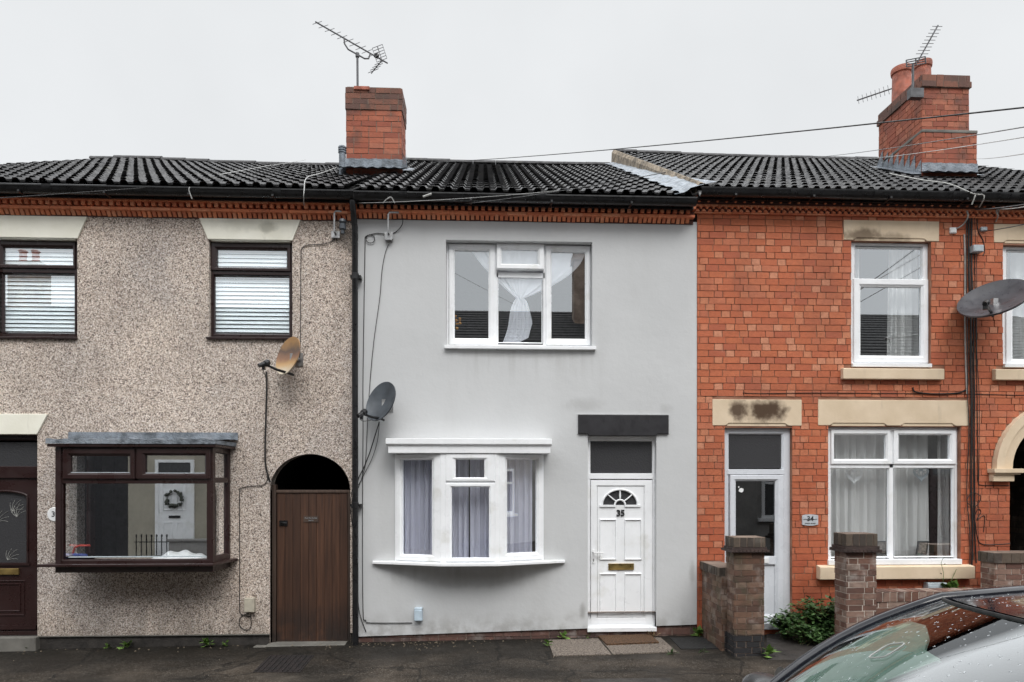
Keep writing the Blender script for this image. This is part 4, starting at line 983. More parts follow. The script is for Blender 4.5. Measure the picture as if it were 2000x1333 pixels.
# ------------------------------------------------------------------ chimneys
def flashing(parent, x0, x1, y0, y1, ze, zr, w_=.03):
    mb = MB(); zf = roof_z(y0, ze, zr)
    def apron(u, v):
        x = x0 - .10 + (x1 - x0 + .2) * u; k = .008 * math.sin(u * 40) + random.uniform(-.003, .003)
        if v < .5: return (x, y0 - .20 + .2 * (v / .5) - .012, zf - .07 + .045 + .07 * (v / .5) + .035 + k)
        xx = max(x0 - .012, min(x1 + .012, x)); return (xx, y0 - .014, zf + .08 + .15 * (v - .5) / .5 + k * .5)
    mb.grid(apron, 30, 8)
    for xx, sgn in ((x0, -1), (x1, 1)):
        n = 8
        for k in range(n):
            ya, yb = y0 + (y1 - y0) * k / n, y0 + (y1 - y0) * (k + 1) / n
            za, zb_ = roof_z(ya, ze, zr), roof_z(yb, ze, zr); o = sgn * (.012 + .003 * (k % 2))
            mb.quad((xx + o, ya, za + .02), (xx + o, yb + .02, zb_ + .02), (xx + o, yb + .02, zb_ + .10), (xx + o, ya, zb_ + .27 - .06*(k == 0)))
            mb.quad((xx + o, ya, za + .07), (xx + sgn * .15, ya, za + .062 + random.uniform(0, .01)), (xx + sgn * .15, yb, zb_ + .062 + random.uniform(0, .01)), (xx + o, yb, zb_ + .075))
    return mb.build('flashing', M['lead'], parent, smooth=30)
def solve_back(px, x, y0):
    lo, hi = y0, y0 + 4
    for _ in range(50):
        m = (lo + hi) / 2; p = proj((x, m, 6))[0]
        if (p - px) * (1 if x < 0 else -1) < 0: lo = m
        else: hi = m
    return lo
# stack of the grey house
y0 = solve_Y(730, 341, ZE, ZRID); xa, xb = X(675, y0), X(785, y0); yb = solve_back(793, xb, y0); zt = Z(172, 730, y0); zcol = Z(215, 730, y0); zbase = roof_z(y0, ZE, ZRID) - .1
mb = MB(); bricked_box(mb, xa + .012, xb - .012, y0 + .012, yb, zbase, zcol, faces='FLRB', bond='stretcher', rh=.086)
ch = mb.build('chimney', [M['chimbrick'], M['mortar2']], hM)
mb = MB(); bricked_box(mb, xa, xb, y0, yb + .012, zcol, zt, faces='FLRB', bond='stretcher', rh=.086); mb.mi = 1; mb.box(xa+.02, xb-.02, y0+.02, yb-.01, zt, zt+.02); mb.build('chimney_head', [M['chimhead'], M['mortar2']], ch)
q = RC(692, 722, 172, 177, y0); mb = MB(); mb.box(q[0], q[1], y0-.03, y0+.02, q[2], q[3]+.01)
for k in range(9): mb.box(q[0]+.012+k*(q[1]-q[0])/9.4, q[0]+.024+k*(q[1]-q[0])/9.4, y0-.034, y0-.028, q[2]+.006, q[3])
mb.build('air_vent', M['pot'], ch)
flashing(ch, xa, xb, y0, yb, ZE, ZRID)
q = F(668, 330, y0); mb = MB()
zv = Z(287, 668, y0); mb.tube([(q.x, y0+.02, roof_z(y0+.02, ZE, ZRID)-.05), (q.x, y0+.02, zv)], .05, 12)
for k in range(3): mb.lathe((q.x, y0+.02, zv - .02 - k*.035), (0,0,1), [(.05,0),(.062,.006),(.062,.02),(.05,.026)], 12)
mb.lathe((q.x, y0+.02, zv), (0,0,1), [(.06,0),(.055,.012),(.001,.018)], 12); mb.build('vent_pipe', M['lead'], hM, smooth=40)
MIDCH = (xa, xb, y0, yb, zt)
# stack of the brick house
y0 = solve_Y(1855, 350, ZE_R, ZRID_R); xa, xb = X(1801, y0), X(1907, y0); xs = X(1893, y0); yb = solve_back(1716, xa, y0)
zs = Z(259, 1850, y0); zc = Z(172, 1850, y0); zt = Z(147, 1850, y0); zbase = roof_z(y0, ZE_R, ZRID_R) - .1
mb = MB(); bricked_box(mb, xa, xb, y0, yb, zbase, zs, rh=.083)
bricked_box(mb, xa + .006, xs, y0 + .012, yb, zs + .001, zc, rh=.083)
ch = mb.build('chimney', [M['chimbrick'], M['mortar']], hR)
mb = MB(); mb.box(xa - .012, xb + .012, y0 - .015, yb + .02, zs - .012, zs + .035); mb.build('string_course', M['greystone'], ch, bevel=.01)
mb = MB(); zm = (zc + zt) / 2
bricked_box(mb, xa - .018, xs + .02, y0 - .018, yb + .02, zc, zt - .10, rh=.085); bricked_box(mb, xa - .0, xs + .005, y0 - .002, yb + .01, zt - .10, zt, rh=.085)
mb.build('chimney_head', [M['chimhead'], M['mortar2']], ch)
flashing(ch, xa, xb, y0, yb, ZE_R, ZRID_R)
def chimney_pot(pxc, top, half, yq):
    c_ = X(pxc, yq); r_ = X(pxc + half, yq) - c_; ztp = Z(top, pxc, yq)
    mb = MB(); h = ztp - zt + .02
    mb.lathe((c_, yq, zt - .02), (0,0,1), [(r_*1.05,0),(r_*.92,.06),(r_*.86,h-.10),(r_*.98,h-.085),(r_*1.02,h-.03),(r_*.98,h),(r_*.8,h),(r_*.78,h-.25),(.001,h-.26)], 24)
    mb.build('chimney_pot', M['pot'], ch, smooth=35)
chimney_pot(1802, 123, 16, y0 + .30); chimney_pot(1761, 135, 18.5, y0 + (yb - y0) * .72)
RCH = (xa, xs, y0, yb, zt)

# ================================================================== the facing terrace (seen in the window glass)
def facing_house(xa, xb, mat, label, doors, wins, chim, ground_wall=None, ze=5.15, zr=7.75):
    y = -9.62; h = empty('terraced_house', ((xa+xb)/2, y, 0), label, 'house')
    mb = MB(); mb.box(xa, xb - .005, y - .25, y, -.3, ze)
    if mat == 'brick':
        mb.mi = 1; mb2 = mb; mb.mi = 0
    mb.build('wall', [M[mat]], h)
    mb = MB(); yr = y - 5.0; mb.quad((xa,y+.3,ze),(xb-.005,y+.3,ze),(xb-.005,yr,zr),(xa,yr,zr)); mb.quad((xa,yr,zr),(xb-.005,yr,zr),(xb-.005,yr-5,ze),(xa,yr-5,ze))
    n = 17
    for k in range(n): t = k / n; mb.box(xa, xb-.005, y+.3-(5.3)*t-.02, y+.3-5.3*t+.0, ze+(zr-ze)*t, ze+(zr-ze)*t+.03)
    mb.build('roof', M['farroof'], h)
    mb = MB(); mb.box(xa, xb-.005, y+.3, y+.42, ze-.1, ze+.02); mb.build('gutter', M['black'], h)
    for (x0, x1, z0, z1, m) in doors:
        mb = MB(); mb.ring((x0-.08,x1+.08,z0,z1+.4), (x0,x1,z0,z1+.33), [(0,y),(0,y+.05),(1,y+.05),(1,y)]); mb.box(x0, x1, y, y+.03, z0, z1)
        for a in (0, 1):
            for b, c_ in ((.15, .42), (.56, .92)):
                xx = x0 + .1 + a * (x1-x0-.1)/2; p = (xx, xx + (x1-x0)/2-.14, z0+(z1-z0)*b, z0+(z1-z0)*c_)
                mb.ring(p, (p[0]+.03,p[1]-.03,p[2]+.03,p[3]-.03), [(0,y+.031),(.5,y+.045),(1,y+.031)])
        d_ = mb.build('door', M[m], h); mb = MB(); mb.rect((x0,x1,z1+.06,z1+.33), y+.025); mb.build('fanlight_pane', M['obscure'], d_)
        mb = MB(); zz = z0+(z1-z0)*.47; mb.box((x0+x1)/2-.14, (x0+x1)/2+.14, y+.03, y+.05, zz, zz+.06); mb.build('letter_box', M['ink'], d_)
    for (x0, x1, z0, z1) in wins:
        mb = MB(); mb.ring((x0,x1,z0,z1), (x0+.08,x1-.08,z0+.08,z1-.08), [(0,y),(0,y+.05),(1,y+.05),(1,y)]); mb.box(x0+.06,x1-.06,y,y+.05,z0+(z1-z0)*.66,z0+(z1-z0)*.66+.07); mb.box((x0+x1)/2-.035,(x0+x1)/2+.035,y,y+.048,z0+.05,z1-.05); mb.box(x0-.1,x1+.1,y,y+.1,z0-.09,z0)
        w_ = mb.build('window', M['upvc'], h); mb = MB(); mb.rect((x0+.05,x1-.05,z0+.05,z1-.05), y+.02); mb.build('pane', M['obscure'], w_)
    for (x0, x1, yc, z1) in chim:
        mb = MB(); bricked_box(mb, x0, x1, yc-.6, yc, zr-1.0, z1, faces='F', bond='stretcher'); bricked_box(mb, x0-.05, x1+.05, yc-.65, yc+.05, z1, z1+.2, faces='F'); c_ = mb.build('chimney', [M['chimbrick'], M['mortar2']], h)
        for k in (.3, .7): mb = MB(); mb.lathe((x0+(x1-x0)*k, yc-.3, z1+.2), (0,0,1), [(.13,0),(.11,.1),(.11,.38),(.14,.42),(.12,.45),(.05,.45)], 14); mb.build('chimney_pot', M['pot'], c_)
    return h
cream2 = plain('cream_rendered_wall', (.58,.53,.43), .85, .06, 2)
M['cream2'] = plain('cream_rendered_wall', (.38,.35,.285), .85, .06, 2); M['greyfront'] = plain('grey_rendered_wall', (.10,.095,.09), .85, .1, 2); M['palefront'] = plain('pale_painted_wall', (.28,.27,.26), .85, .1, 2); M['brickflat'] = plain('far_brick', (.30,.095,.06), .85, .25, 12)
facing_house(-8.75, -4.9, 'cream2', 'cream rendered house across the street mirrored in the brown bay window', [(-8.0,-7.22,.02,1.98,'upvc')], [(-6.7,-5.4,.85,2.25), (-6.7,-5.5,3.3,4.6), (-8.5,-7.6,3.3,4.6)], [])
facing_house(-4.9, .2, 'greyfront', 'dull grey dark roofed house across the street mirrored in the bow window', [(-4.4,-3.6,.02,1.98,'brown')], [(-2.8,-1.2,.85,2.25), (-2.8,-1.5,3.3,4.6), (-4.3,-3.4,3.3,4.6)], [(-4.6,-3.7,-14.2,9.0)])
facing_house(.2, 5.3, 'greyfront', 'dull grey house across the street with a tall brick chimney on its dark roof', [(1.0,1.8,.02,1.98,'upvc')], [(2.6,4.2,.85,2.25), (2.7,4.0,3.3,4.6), (.9,1.9,3.3,4.6)], [(2.95,4.1,-13.0,9.0)])
facing_house(5.3, 11.5, 'palefront', 'pale painted house across the street mirrored in the windows of the red house', [(6.0,6.8,.02,1.98,'upvc')], [(7.6,9.2,.85,2.25), (7.6,9.0,3.3,4.6), (5.9,6.9,3.3,4.6)], [])
facing_house(11.5, 19, 'greyfront', 'grey dark roofed house across the street mirrored by the window at the photo edge', [(12.4,13.2,.02,1.98,'brown')], [(14,15.6,.85,2.25), (14,15.5,3.3,4.6)], [(16,17,-14.0,8.8)])
facing_house(-22, -8.75, 'blacklintel', 'black fronted house across the street beside the cream rendered one', [(-10.5,-9.8,.02,1.98,'blacklintel')], [(-13.6,-12.2,.85,2.25), (-13.6,-12.2,3.3,4.6)], [(-15.4,-14.4,-14.0,8.8)])
w_ = MB(); c_ = Vector((-7.61, -9.55, 1.42))
for k in range(60):
    a = random.random() * 6.283; r_ = .19 + random.uniform(-.04, .04); p = c_ + Vector((r_*math.cos(a), random.uniform(-.02,.03), r_*math.sin(a)))
    w_.ball(p, random.uniform(.02, .04), 5, 3)
for k in (-1, 1): w_.ball((c_.x+k*.05, -9.5, c_.z-.16), (.05,.02,.035), 6, 4)
tag(w_.build('wreath', [plain('dried_twigs', (.075,.08,.065), .8)]), 'round wreath on the white door mirrored in the bay window', 'wreath')

# ================================================================== curtains, blinds and what stands in the windows
def curtain(name, fn, mat, label, nu=60, nv=20, cat='curtain', group=None):
    mb = MB(); mb.grid(fn, nu, nv); o = mb.build(name, M[mat], smooth=80); tag(o, label, cat, group); return o
def drape(x0, x1, z0, z1, y, folds, amp=.03, ph=0, flare=0):
    def fn(u, v):
        z = z1 + (z0 - z1) * v; s = amp * math.sin(u * folds * 6.283 + ph + .6 * math.sin(v * 3 + u * 5)) + amp * .4 * math.sin(u * folds * 15.1 + ph)
        return (x0 + (x1 - x0) * u + flare * (v - .5) * (u - .5), y + s, z)
    return fn
def blind(O, label, zlow):
    r = RC(*O, .14); mb = MB(); n = int((r[3] - r[2]) / .05)
    for k in range(n):
        z = r[3] - .03 - k * .05
        mb.quad((r[0], .105, z - .022), (r[1], .105, z - .022), (r[1], .122, z + .020), (r[0], .122, z + .020))
    mb.box(r[0], r[1], .15, .19, r[3] - .015, r[3] + .02); mb.box(r[0], r[1], .155, .185, r[2], r[2] + .02)
    tag(mb.build('venetian_blind', M['blind']), label, 'blind', 'white slatted blinds')
blind((417, 570, 482, 656), 'white slatted blind in the brown upstairs window above the rusty dish', 0)
blind((2, 150, 478, 652), 'white slatted blind in the brown upstairs window cut by the photo edge', 0)
# net curtains of the bow window, one per light
for k, (a, b, txt, n) in enumerate(((781, 848, 'lilac net curtain behind the left light of the white bow window', 5), (878, 915, 'lilac net curtain on the left half of the centre bow light', 3), (918, 960, 'lilac net curtain on the right half of the centre bow light', 3), (986, 1040, 'lilac net curtain behind the right light beside the glowing lamp', 4))):
    Y = -.04 if k in (0, 3) else -.10
    curtain('net_curtain', drape(X(a, Y), X(b, Y), Z(1098, 917, Y), Z(892, 917, Y), Y + .07, n, .024, k * 1.7), 'curtain', txt, group='net curtains in the bow window')
q = F(999, 917, .35); mb = MB(); mb.ball(q, .032, 12, 8); lb = mb.build('lamp_bulb', mk_emit('lamp_glow', (1, .55, .25), 5)); tag(lb, 'small glowing orange lamp bulb in the right light of the bow window', 'lamp')
# tied swag upstairs
def swag(side):
    def fn(u, v):                       # falls from the head rail to the tie in the middle, then hangs as a tail
        zt, ztie, zb = Z(486, 1010, .2), Z(585, 1010, .2), Z(672, 1010, .2)
        cxm = X(1016, .15)
        top0, top1 = X(918 if side < 0 else 1016, .2), X(1016 if side < 0 else 1142, .2)
        if v < .5:
            t = v / .5; e = t ** (1.3 if side < 0 else 2.1)
            m0, m1 = cxm - (.05 if side < 0 else .0), cxm + (.0 if side < 0 else .05)
            x = (top0 + (top1 - top0) * u) * (1 - e) + (m0 + (m1 - m0) * u) * e; z = zt + (ztie - zt) * t - .05 * math.sin(t * 3.14) * (1 - abs(2*u-1))
        else:
            t = (v - .5) / .5; wd = .05 + .13 * t ** .7 + .012 * math.sin(t * 7) if side < 0 else .05 + .16 * min(t, .62) ** .6 - .10 * max(0, t - .62)
            x = cxm + (wd * (u - 1) if side < 0 else wd * u) - .03*t; z = ztie + (zb - ztie) * t * (1 if side < 0 else 1 - .12 * u)
        return (x, .155 + .006 * math.sin(u * 17 + v * 6 + side) + .003 * math.sin(u * 41 + v * 9), z)
    return fn
curtain('swag_curtain', swag(-1), 'curtainwhite', 'white net curtain swept from the left to the knot in the upstairs grey house window', 46, 34, group='knotted white net curtains')
curtain('swag_curtain', swag(1), 'curtainwhite', 'white net curtain swept from the right to the knot in the upstairs grey house window', 46, 34, group='knotted white net curtains')
mb = MB()
for k in range(14): mb.ball((X(891, .3) + random.uniform(-.02, .05), .3 + random.uniform(-.03,.03), Z(632, 891, .3) + random.uniform(-.09, .09)), random.uniform(.012, .02), 6, 4)
fl = mb.build('dried_flowers', plain('orange_petals', (.6,.28,.05), .7)); tag(fl, 'sprig of orange dried flowers in the bottom corner of the upstairs grey house window', 'flowers')
# brick house curtains
curtain('long_curtain', drape(X(1742, .2), X(1800, .2), Z(712, 1770, .2), Z(478, 1770, .2), .26, 4, .03, .4, .06), 'curtaingrey', 'pale full length curtain on the right of the upstairs window over the heart curtains', group='pale curtains of the red brick house')
curtain('long_curtain', drape(X(1664, .2), X(1684, .2), Z(712, 1670, .2), Z(478, 1670, .2), .26, 2, .02, 1.4), 'curtaingrey', 'narrow pale curtain on the left edge of the upstairs window of the red house', 20, 8, group='pale curtains of the red brick house')
curtain('long_curtain', drape(X(1985, .2), X(2050, .2), Z(715, 2000, .2), Z(484, 2000, .2), .26, 4, .03, .9), 'curtaingrey', 'pale curtain behind the large dish in the window at the photo edge', 30, 8, group='pale curtains of the red brick house')
for a, b, t, ph in ((1622, 1662, 'pale curtain on the far left of the downstairs window behind the pillar', .2), (1663, 1738, 'pale curtain behind the white heart in the downstairs window', 1.1), (1746, 1822, 'pale curtain behind the grey heart in the downstairs window', 2.3), (1838, 1866, 'narrow pale curtain on the far right of the downstairs window', 2.9)):
    curtain('long_curtain', drape(X(a, .2), X(b, .2), Z(1099, 1740, .2), Z(838, 1740, .2), .27, max(2, int((b-a)/16)), .028, ph), 'curtaingrey', t, 40, 10, group='pale curtains of the red brick house')
def heart(px, py, mat, label, s=.11):
    c_ = F(px, py, .17); mb = MB()
    for ring_ in (1.0, .82):
        pts = []
        for k in range(29):
            t = 2 * math.pi * k / 28
            pts.append((c_.x + s*ring_*math.sin(t)**3, .17, c_.z + s*ring_*(13*math.cos(t)-5*math.cos(2*t)-2*math.cos(3*t)-math.cos(4*t))/16))
        mb.tube(pts, .008, 5)
    for k in range(9):
        a = k * .7; mb.tube([(c_.x + s*.9*math.sin(a)**3, .17, c_.z + s*.6*math.cos(a)), (c_.x + s*.7*math.sin(a+1.9)**3, .168, c_.z + s*.6*math.cos(a+1.9))], .004, 4)
    mb.tube([(c_.x, .17, c_.z + s*.4), (c_.x, .17, Z(912, px, .17))], .002, 4)
    tag(mb.build('wicker_heart', M[mat]), label, 'heart', 'hearts hung in the downstairs window')
heart(1668, 928, 'white', 'white wicker heart hanging in the left half of the downstairs window'); heart(1799, 925, 'boxgrey', 'grey wicker heart hanging in the right half of the downstairs window', .10)
def photo_frame(px, lean, label):
    c_ = F(px, 1084, .12); mb = MB()
    def xf(p): return (c_.x + p[0] + p[2] * lean, .13 + p[1] + p[2] * .25, c_.z + p[2])
    mb.xf = xf; mb.ring((-.07, .07, 0, .17), (-.055, .055, .015, .155), [(0, .015), (0, 0), (1, 0), (1, .01)]); fr = mb.build('picture_frame', M['ink']); tag(fr, label, 'picture frame', 'frames on the downstairs window ledge')
    mb = MB(); mb.xf = xf; mb.rect((-.056, .056, .014, .156), .008); mb.build('picture', M['slab'], fr)
photo_frame(1722, .28, 'dark picture frame leaning on the window ledge beside the brick pillar'); photo_frame(1801, .33, 'dark picture frame leaning on the ledge below the grey heart')
# things on the bay window board
q = F(150, 1088, -.3); mb = MB()
for k in range(7): mb.ball((q.x + k*.025 - .05, -.28 + random.uniform(-.04,.04), q.z + .015), (.03,.03,.022), 6, 4)
tag(mb.build('crumpled_cloth', plain('blue_cloth', (.06,.09,.30), .8)), 'crumpled blue cloth on the bay window board below the red strap', 'cloth')
mb = MB(); mb.tube([F(142,1082,-.2), F(146,1070,-.2), F(156,1066,-.2), F(176,1066,-.2)], .012, 6); tag(mb.build('strap', plain('red_strap', (.55,.05,.03), .6)), 'red strap looped in the corner of the brown bay window', 'strap')
def cush(u, v): return (X(308, -.1) + (X(404, -.1)-X(308, -.1))*u, -.32 + .34*v, Z(1092, 350, -.1) + .10*math.sin(u*3.14)**.6*math.sin(v*3.14)**.6 + .015*math.sin(u*19+v*5))
mb = MB(); mb.grid(cush, 26, 10); tag(mb.build('folded_blanket', M['white'], smooth=60), 'white folded blanket lying on the bay window board', 'blanket')
mb = MB(); mb.box(X(186,.5), X(224,.5), .8, .9, Z(1100,200,.5), Z(880,200,.5)); mb.box(X(158,.3), X(184,.3), .75, .8, Z(1092,170,.3), Z(885,170,.3)); tag(mb.build('room_divider', M['room']), 'grey door standing open in the room behind the bay window', 'door')

# ================================================================== satellite dishes
def dish(loc, n, a, b, label, mat, lnb, foot, wallp, roll=0, arm='black'):
    c_ = Vector(loc); n = Vector(n).normalized(); up = (Vector((0,0,1)) - n * n.z).normalized(); rt = n.cross(up) * -1
    up, rt = up*math.cos(roll) + rt*math.sin(roll), rt*math.cos(roll) - up*math.sin(roll)
    root = empty('satellite_dish', wallp, label, 'satellite dish', 'satellite dishes on the house fronts')
    def P_(r_, t, h): return c_ + rt*(a*r_*math.cos(t)) + up*(b*r_*math.sin(t)) + n*h
    k_ = 40; vs, fs = [], []
    rings = [(.02, -.055), (.25, -.051), (.5, -.040), (.75, -.022), (.95, 0), (1.0, .004), (1.0, -.012), (.95, -.012), (.5, -.055), (.02, -.066)]
    for r_, h in rings: vs += [P_(r_, 2*math.pi*j/k_, h*a/.26) for j in range(k_)]
    for i in range(len(rings)-1): fs += [(i*k_+j, i*k_+(j+1)%k_, (i+1)*k_+(j+1)%k_, (i+1)*k_+j) for j in range(k_)]
    mb = MB(); mb.add(vs, fs); d_ = mb.build('reflector', M[mat], root, smooth=45)
    foot = Vector(foot); lnb = Vector(lnb)
    mb = MB(); mb.tube([foot - n*.05, foot, foot.lerp(lnb, .5) + Vector((0,0,-.012)), lnb], [.014, .016, .016, .014], 8); mb.build('arm', M[arm], root, smooth=40)
    ax = (c_ - lnb).normalized(); mb = MB()
    mb.lathe(lnb - ax*.02, ax, [(.001,-.05),(.024,-.05),(.024,.02),(.034,.03),(.036,.075),(.03,.085),(.001,.085)], 14); mb.box(lnb.x-.02, lnb.x+.012, lnb.y-.018, lnb.y+.018, lnb.z-.07, lnb.z-.01)
    mb.build('receiver', M['black'], root, smooth=40)
    wp = Vector(wallp); bk = c_ - n*.07
    mb = MB(); mb.tube([bk, bk.lerp(wp, .5), wp], .02, 8); mb.box(wp.x-.05, wp.x+.05, -.012, .0, wp.z-.08, wp.z+.08); mb.box(bk.x-.03, bk.x+.03, bk.y-.02, bk.y+.03, bk.z-.05, bk.z+.05); mb.build('wall_bracket', M['chrome'], root)
    return root
N_ = (-.60, -.72, .33)
Y = -.26
dish(F(562, 695, Y), (-.64, -.72, .25), .225, .235, 'rusty satellite dish facing left above the arched brown gate', 'rustdish', F(516, 711, -.46), F(566, 730, -.28), F(584, 703, 0))
dish(F(743, 784, Y), N_, .235, .25, 'dark grey satellite dish beside the black drainpipe', 'dish', F(707, 808, -.50), F(744, 818, -.30), F(760, 792, 0))
Y = -.36
dish(F(1941, 582, Y), (-.52, -.46, .74), .365, .39, 'large charcoal satellite dish on the red brick house', 'mesh_dish', F(1925, 593, -.80), F(1938, 612, -.46), F(1899, 606, 0), roll=.5)

# ================================================================== wires and wall cables
def wire(pts, r, mat, label, name='cable', cat='cable', group=None, n=5, smooth_pts=True, Y=-.012):
    P_ = [Vector(p) if len(p) == 3 else F(p[0], p[1], Y) for p in pts]
    if smooth_pts and len(P_) > 2:
        out = []
        for i in range(len(P_)-1):
            p0, p1, p2, p3 = P_[max(i-1,0)], P_[i], P_[i+1], P_[min(i+2,len(P_)-1)]
            for k in range(6):
                t = k / 6; out.append(.5*((2*p1) + (p2-p0)*t + (2*p0-5*p1+4*p2-p3)*t*t + (3*p1-p0-3*p2+p3)*t*t*t))
        P_ = out + [P_[-1]]
    mb = MB(); mb.tube(P_, r, n); return tag(mb.build(name, M[mat], smooth=60), label, cat, group)
def span(a, b, sag=.12, n=14): return [tuple(Vector(a).lerp(Vector(b), k/n) - Vector((0,0,sag*4*(k/n)*(1-k/n)))) for k in range(n+1)]
OG = 'overhead wires crossing the sky'; WG = 'cables clipped to the house walls'
wire(span(F(835, 318, RY+.1), F(2060, 204, -4.2), .05), .0055, 'cable', 'black overhead wire from the grey house ridge past the right chimney', 'overhead_wire', 'wire', OG, smooth_pts=False)
wire(span(F(1570, 309, 4.9), F(2040, 242, -4.6), .03), .0035, 'cable', 'upper thin overhead wire crossing the right chimney shoulder', 'overhead_wire', 'wire', OG, smooth_pts=False)
wire(span(F(1660, 312, 4.9), F(2040, 262, -4.6), .03), .003, 'gcable', 'middle thin overhead wire crossing the right chimney base', 'overhead_wire', 'wire', OG, smooth_pts=False)
wire(span(F(1905, 310, 4.9), F(2040, 294, -4.6), .02), .0035, 'gcable', 'lowest thin wire right of the brick chimney base', 'overhead_wire', 'wire', OG, smooth_pts=False)
wire(span(F(660, 334, 2.0), F(-60, 391, -1.6), .02), .004, 'cable', 'black wire slanting over the left roof and gutter', 'overhead_wire', 'wire', OG, smooth_pts=False)
wire(span(F(700, 397, -.2), F(1090, 373, -2.0), .02), .003, 'gcable', 'thin grey wire slanting across the gutter of the grey house', 'overhead_wire', 'wire', OG, smooth_pts=False)
wire(span(F(905, 399, -.2), F(1300, 337, -3.2), .02), .003, 'cable', 'black wire rising over the roof tiles of the grey house', 'overhead_wire', 'wire', OG, smooth_pts=False)
wire(span(F(1953, 409, -.12), F(2060, 390, -2.8), .02), .005, 'wcable', 'white wire leaving the hook beside the right upstairs lintel', 'overhead_wire', 'wire', OG, smooth_pts=False)
wire(span(F(1905, 410, -.2), F(2060, 388, -2.0), .02), .006, 'cable', 'black wire under the gutter at the right photo edge', 'overhead_wire', 'wire', OG, smooth_pts=False)
wire(span(F(1925, 452, -.05), F(2060, 425, -2.4), .01), .005, 'cable', 'black wire from the small green wall box across the lintel', 'overhead_wire', 'wire', OG, smooth_pts=False)
def on_roof(px, py, ze, zr, lift=.085):
    y = solve_Y(px, py, ze, zr); p = F(px, py, y); return (p.x, p.y - .03, p.z + lift)
wire([on_roof(598, 322, ZE_L, ZRID_L), on_roof(560, 330, ZE_L, ZRID_L), on_roof(520, 337, ZE_L, ZRID_L), on_roof(480, 346, ZE_L, ZRID_L), on_roof(430, 357, ZE_L, ZRID_L)], .0045, 'gcable', 'pale cable lying diagonally across the left roof tiles', group=WG)
wire([on_roof(672, 334, ZE, ZRID), on_roof(655, 342, ZE, ZRID), on_roof(625, 354, ZE_L, ZRID_L), on_roof(600, 364, ZE_L, ZRID_L), F(594, 372, -.325), F(593, 390, -.325), F(594, 402, -.14)], .0055, 'gcable', 'pale cable running down from the left chimney over the gutter', group=WG)
wire([on_roof(1735, 353, ZE_R, ZRID_R), on_roof(1800, 367, ZE_R, ZRID_R), on_roof(1850, 375, ZE_R, ZRID_R), F(1900, 378.5, -.31), F(1920, 381, -.32), F(1921, 390, -.32), F(1913, 405, -.2)], .007, 'wcable', 'white cable across the right roof hooked over the gutter', group=WG)
wire([F(1905, 380, -.315), F(1904, 385, -.32), F(1898, 400, -.3)], .008, 'wcable', 'short white cable looped over the right gutter', group=WG)
wire([F(371, 366, -.32), F(369, 372, -.325), F(375, 389, -.315)], .006, 'gcable', 'short grey cable loop over the left gutter', group=WG)
wire([F(748, 397, -.31), F(756, 389, -.32), F(764, 386, -.32), F(771, 397, -.31)], .006, 'gcable', 'thin arched cable loop on the grey house gutter', group=WG)
mb = MB(); mb.tube([F(826, 385, -.32), F(843, 379, -.32)], .012, 8); tag(mb.build('gutter_stick', M['wcable'], smooth=50), 'short pale stick lying on the grey house gutter', 'stick')
wire([(655, 450), (655, 462), (650, 470), (632, 477), (600, 479), (590, 486), (588, 500), (587, 600), (586, 690), (580, 706)], .0045, 'cable', 'black cable from the eaves box to the rusty dish', group=WG)
wire([(520, 726), (521, 760), (519, 830), (518, 900), (523, 928), (528, 942)], .011, 'cable', 'thick black cable dropping from the rusty dish to the arch', group=WG, Y=-.02)
wire([F(512, 718, -.44), F(518, 734, -.2), F(521, 745, -.03)], .005, 'cable', 'thin black lead hanging from the rusty dish receiver', group=WG)
wire([(524, 930), (516, 947), (490, 950), (472, 954), (468, 968), (468, 1090), (468, 1185), (472, 1200), (490, 1205)], .0045, 'cable', 'thin cable down the pebbledash to the beige box', group=WG)
wire([(486, 1198), (470, 1206), (468, 1222), (480, 1231), (490, 1224), (489, 1200)], .0045, 'cable', 'loop of thin cable under the beige meter box', group=WG)
wire([F(787, 427, -.07), F(785, 440, -.05), (775, 452), (760, 458), (738, 456), (726, 458), (714, 463), (713, 480), (711, 600), (709, 750), (709, 850), (708, 1000), (709, 1190), (714, 1212), (726, 1217), (805, 1217)], .0050, 'cable', 'black cable down the grey wall to the pale blue box', group=WG)
mb = MB(); c_ = F(723.5, 467, -.014); mb.tube([(c_.x+.052*math.cos(t*.35), -.014-.002*t/18, c_.z+.052*math.sin(t*.35)) for t in range(37)], .0045, 5); tag(mb.build('cable_loop', M['cable']), 'coiled loop of black cable at the top of the grey wall', 'cable', WG)
wire([(759, 478), (752, 496), (746, 530), (742, 580), (731, 660), (724, 730), (718, 820), (714, 900), (708, 930), (698, 958)], .004, 'cable', 'slack thin cable wandering down the grey wall behind the dish', group=WG)
wire([(741, 824), (733, 850), (722, 885), (710, 915), (699, 938), (697, 960)], .007, 'cable', 'thick black cable from the grey dish to the drainpipe', group=WG, Y=-.03)
wire([(741, 826), (737, 862), (727, 895), (712, 925), (700, 948)], .004, 'cable', 'thin black cable beside the thick one below the grey dish', group=WG, Y=-.02)
wire([F(703, 812, -.48), F(706, 822, -.4), F(720, 822, -.3), F(738, 817, -.28)], .004, 'cable', 'thin lead slung under the grey dish arm', group=WG)
wire([F(690, 960, -.13), F(686, 1000, -.14), F(690, 1040, -.13), F(695, 1070, -.12), F(697, 1110, -.05), (701, 1190), (715, 1235)], .005, 'cable', 'tangled black cable round the foot of the drainpipe', group=WG)
wire([(688, 955), (684, 985), (687, 1020), (694, 1060), (690, 1100)], .0035, 'cable', 'thin cable along the grey house corner behind the drainpipe', group=WG, Y=-.01)
wire([(1453, 765), (1468, 769), (1600, 768), (1740, 769), (1886, 770), (2010, 773)], .0045, 'cable', 'thin cable running level across the red brick wall', group=WG)
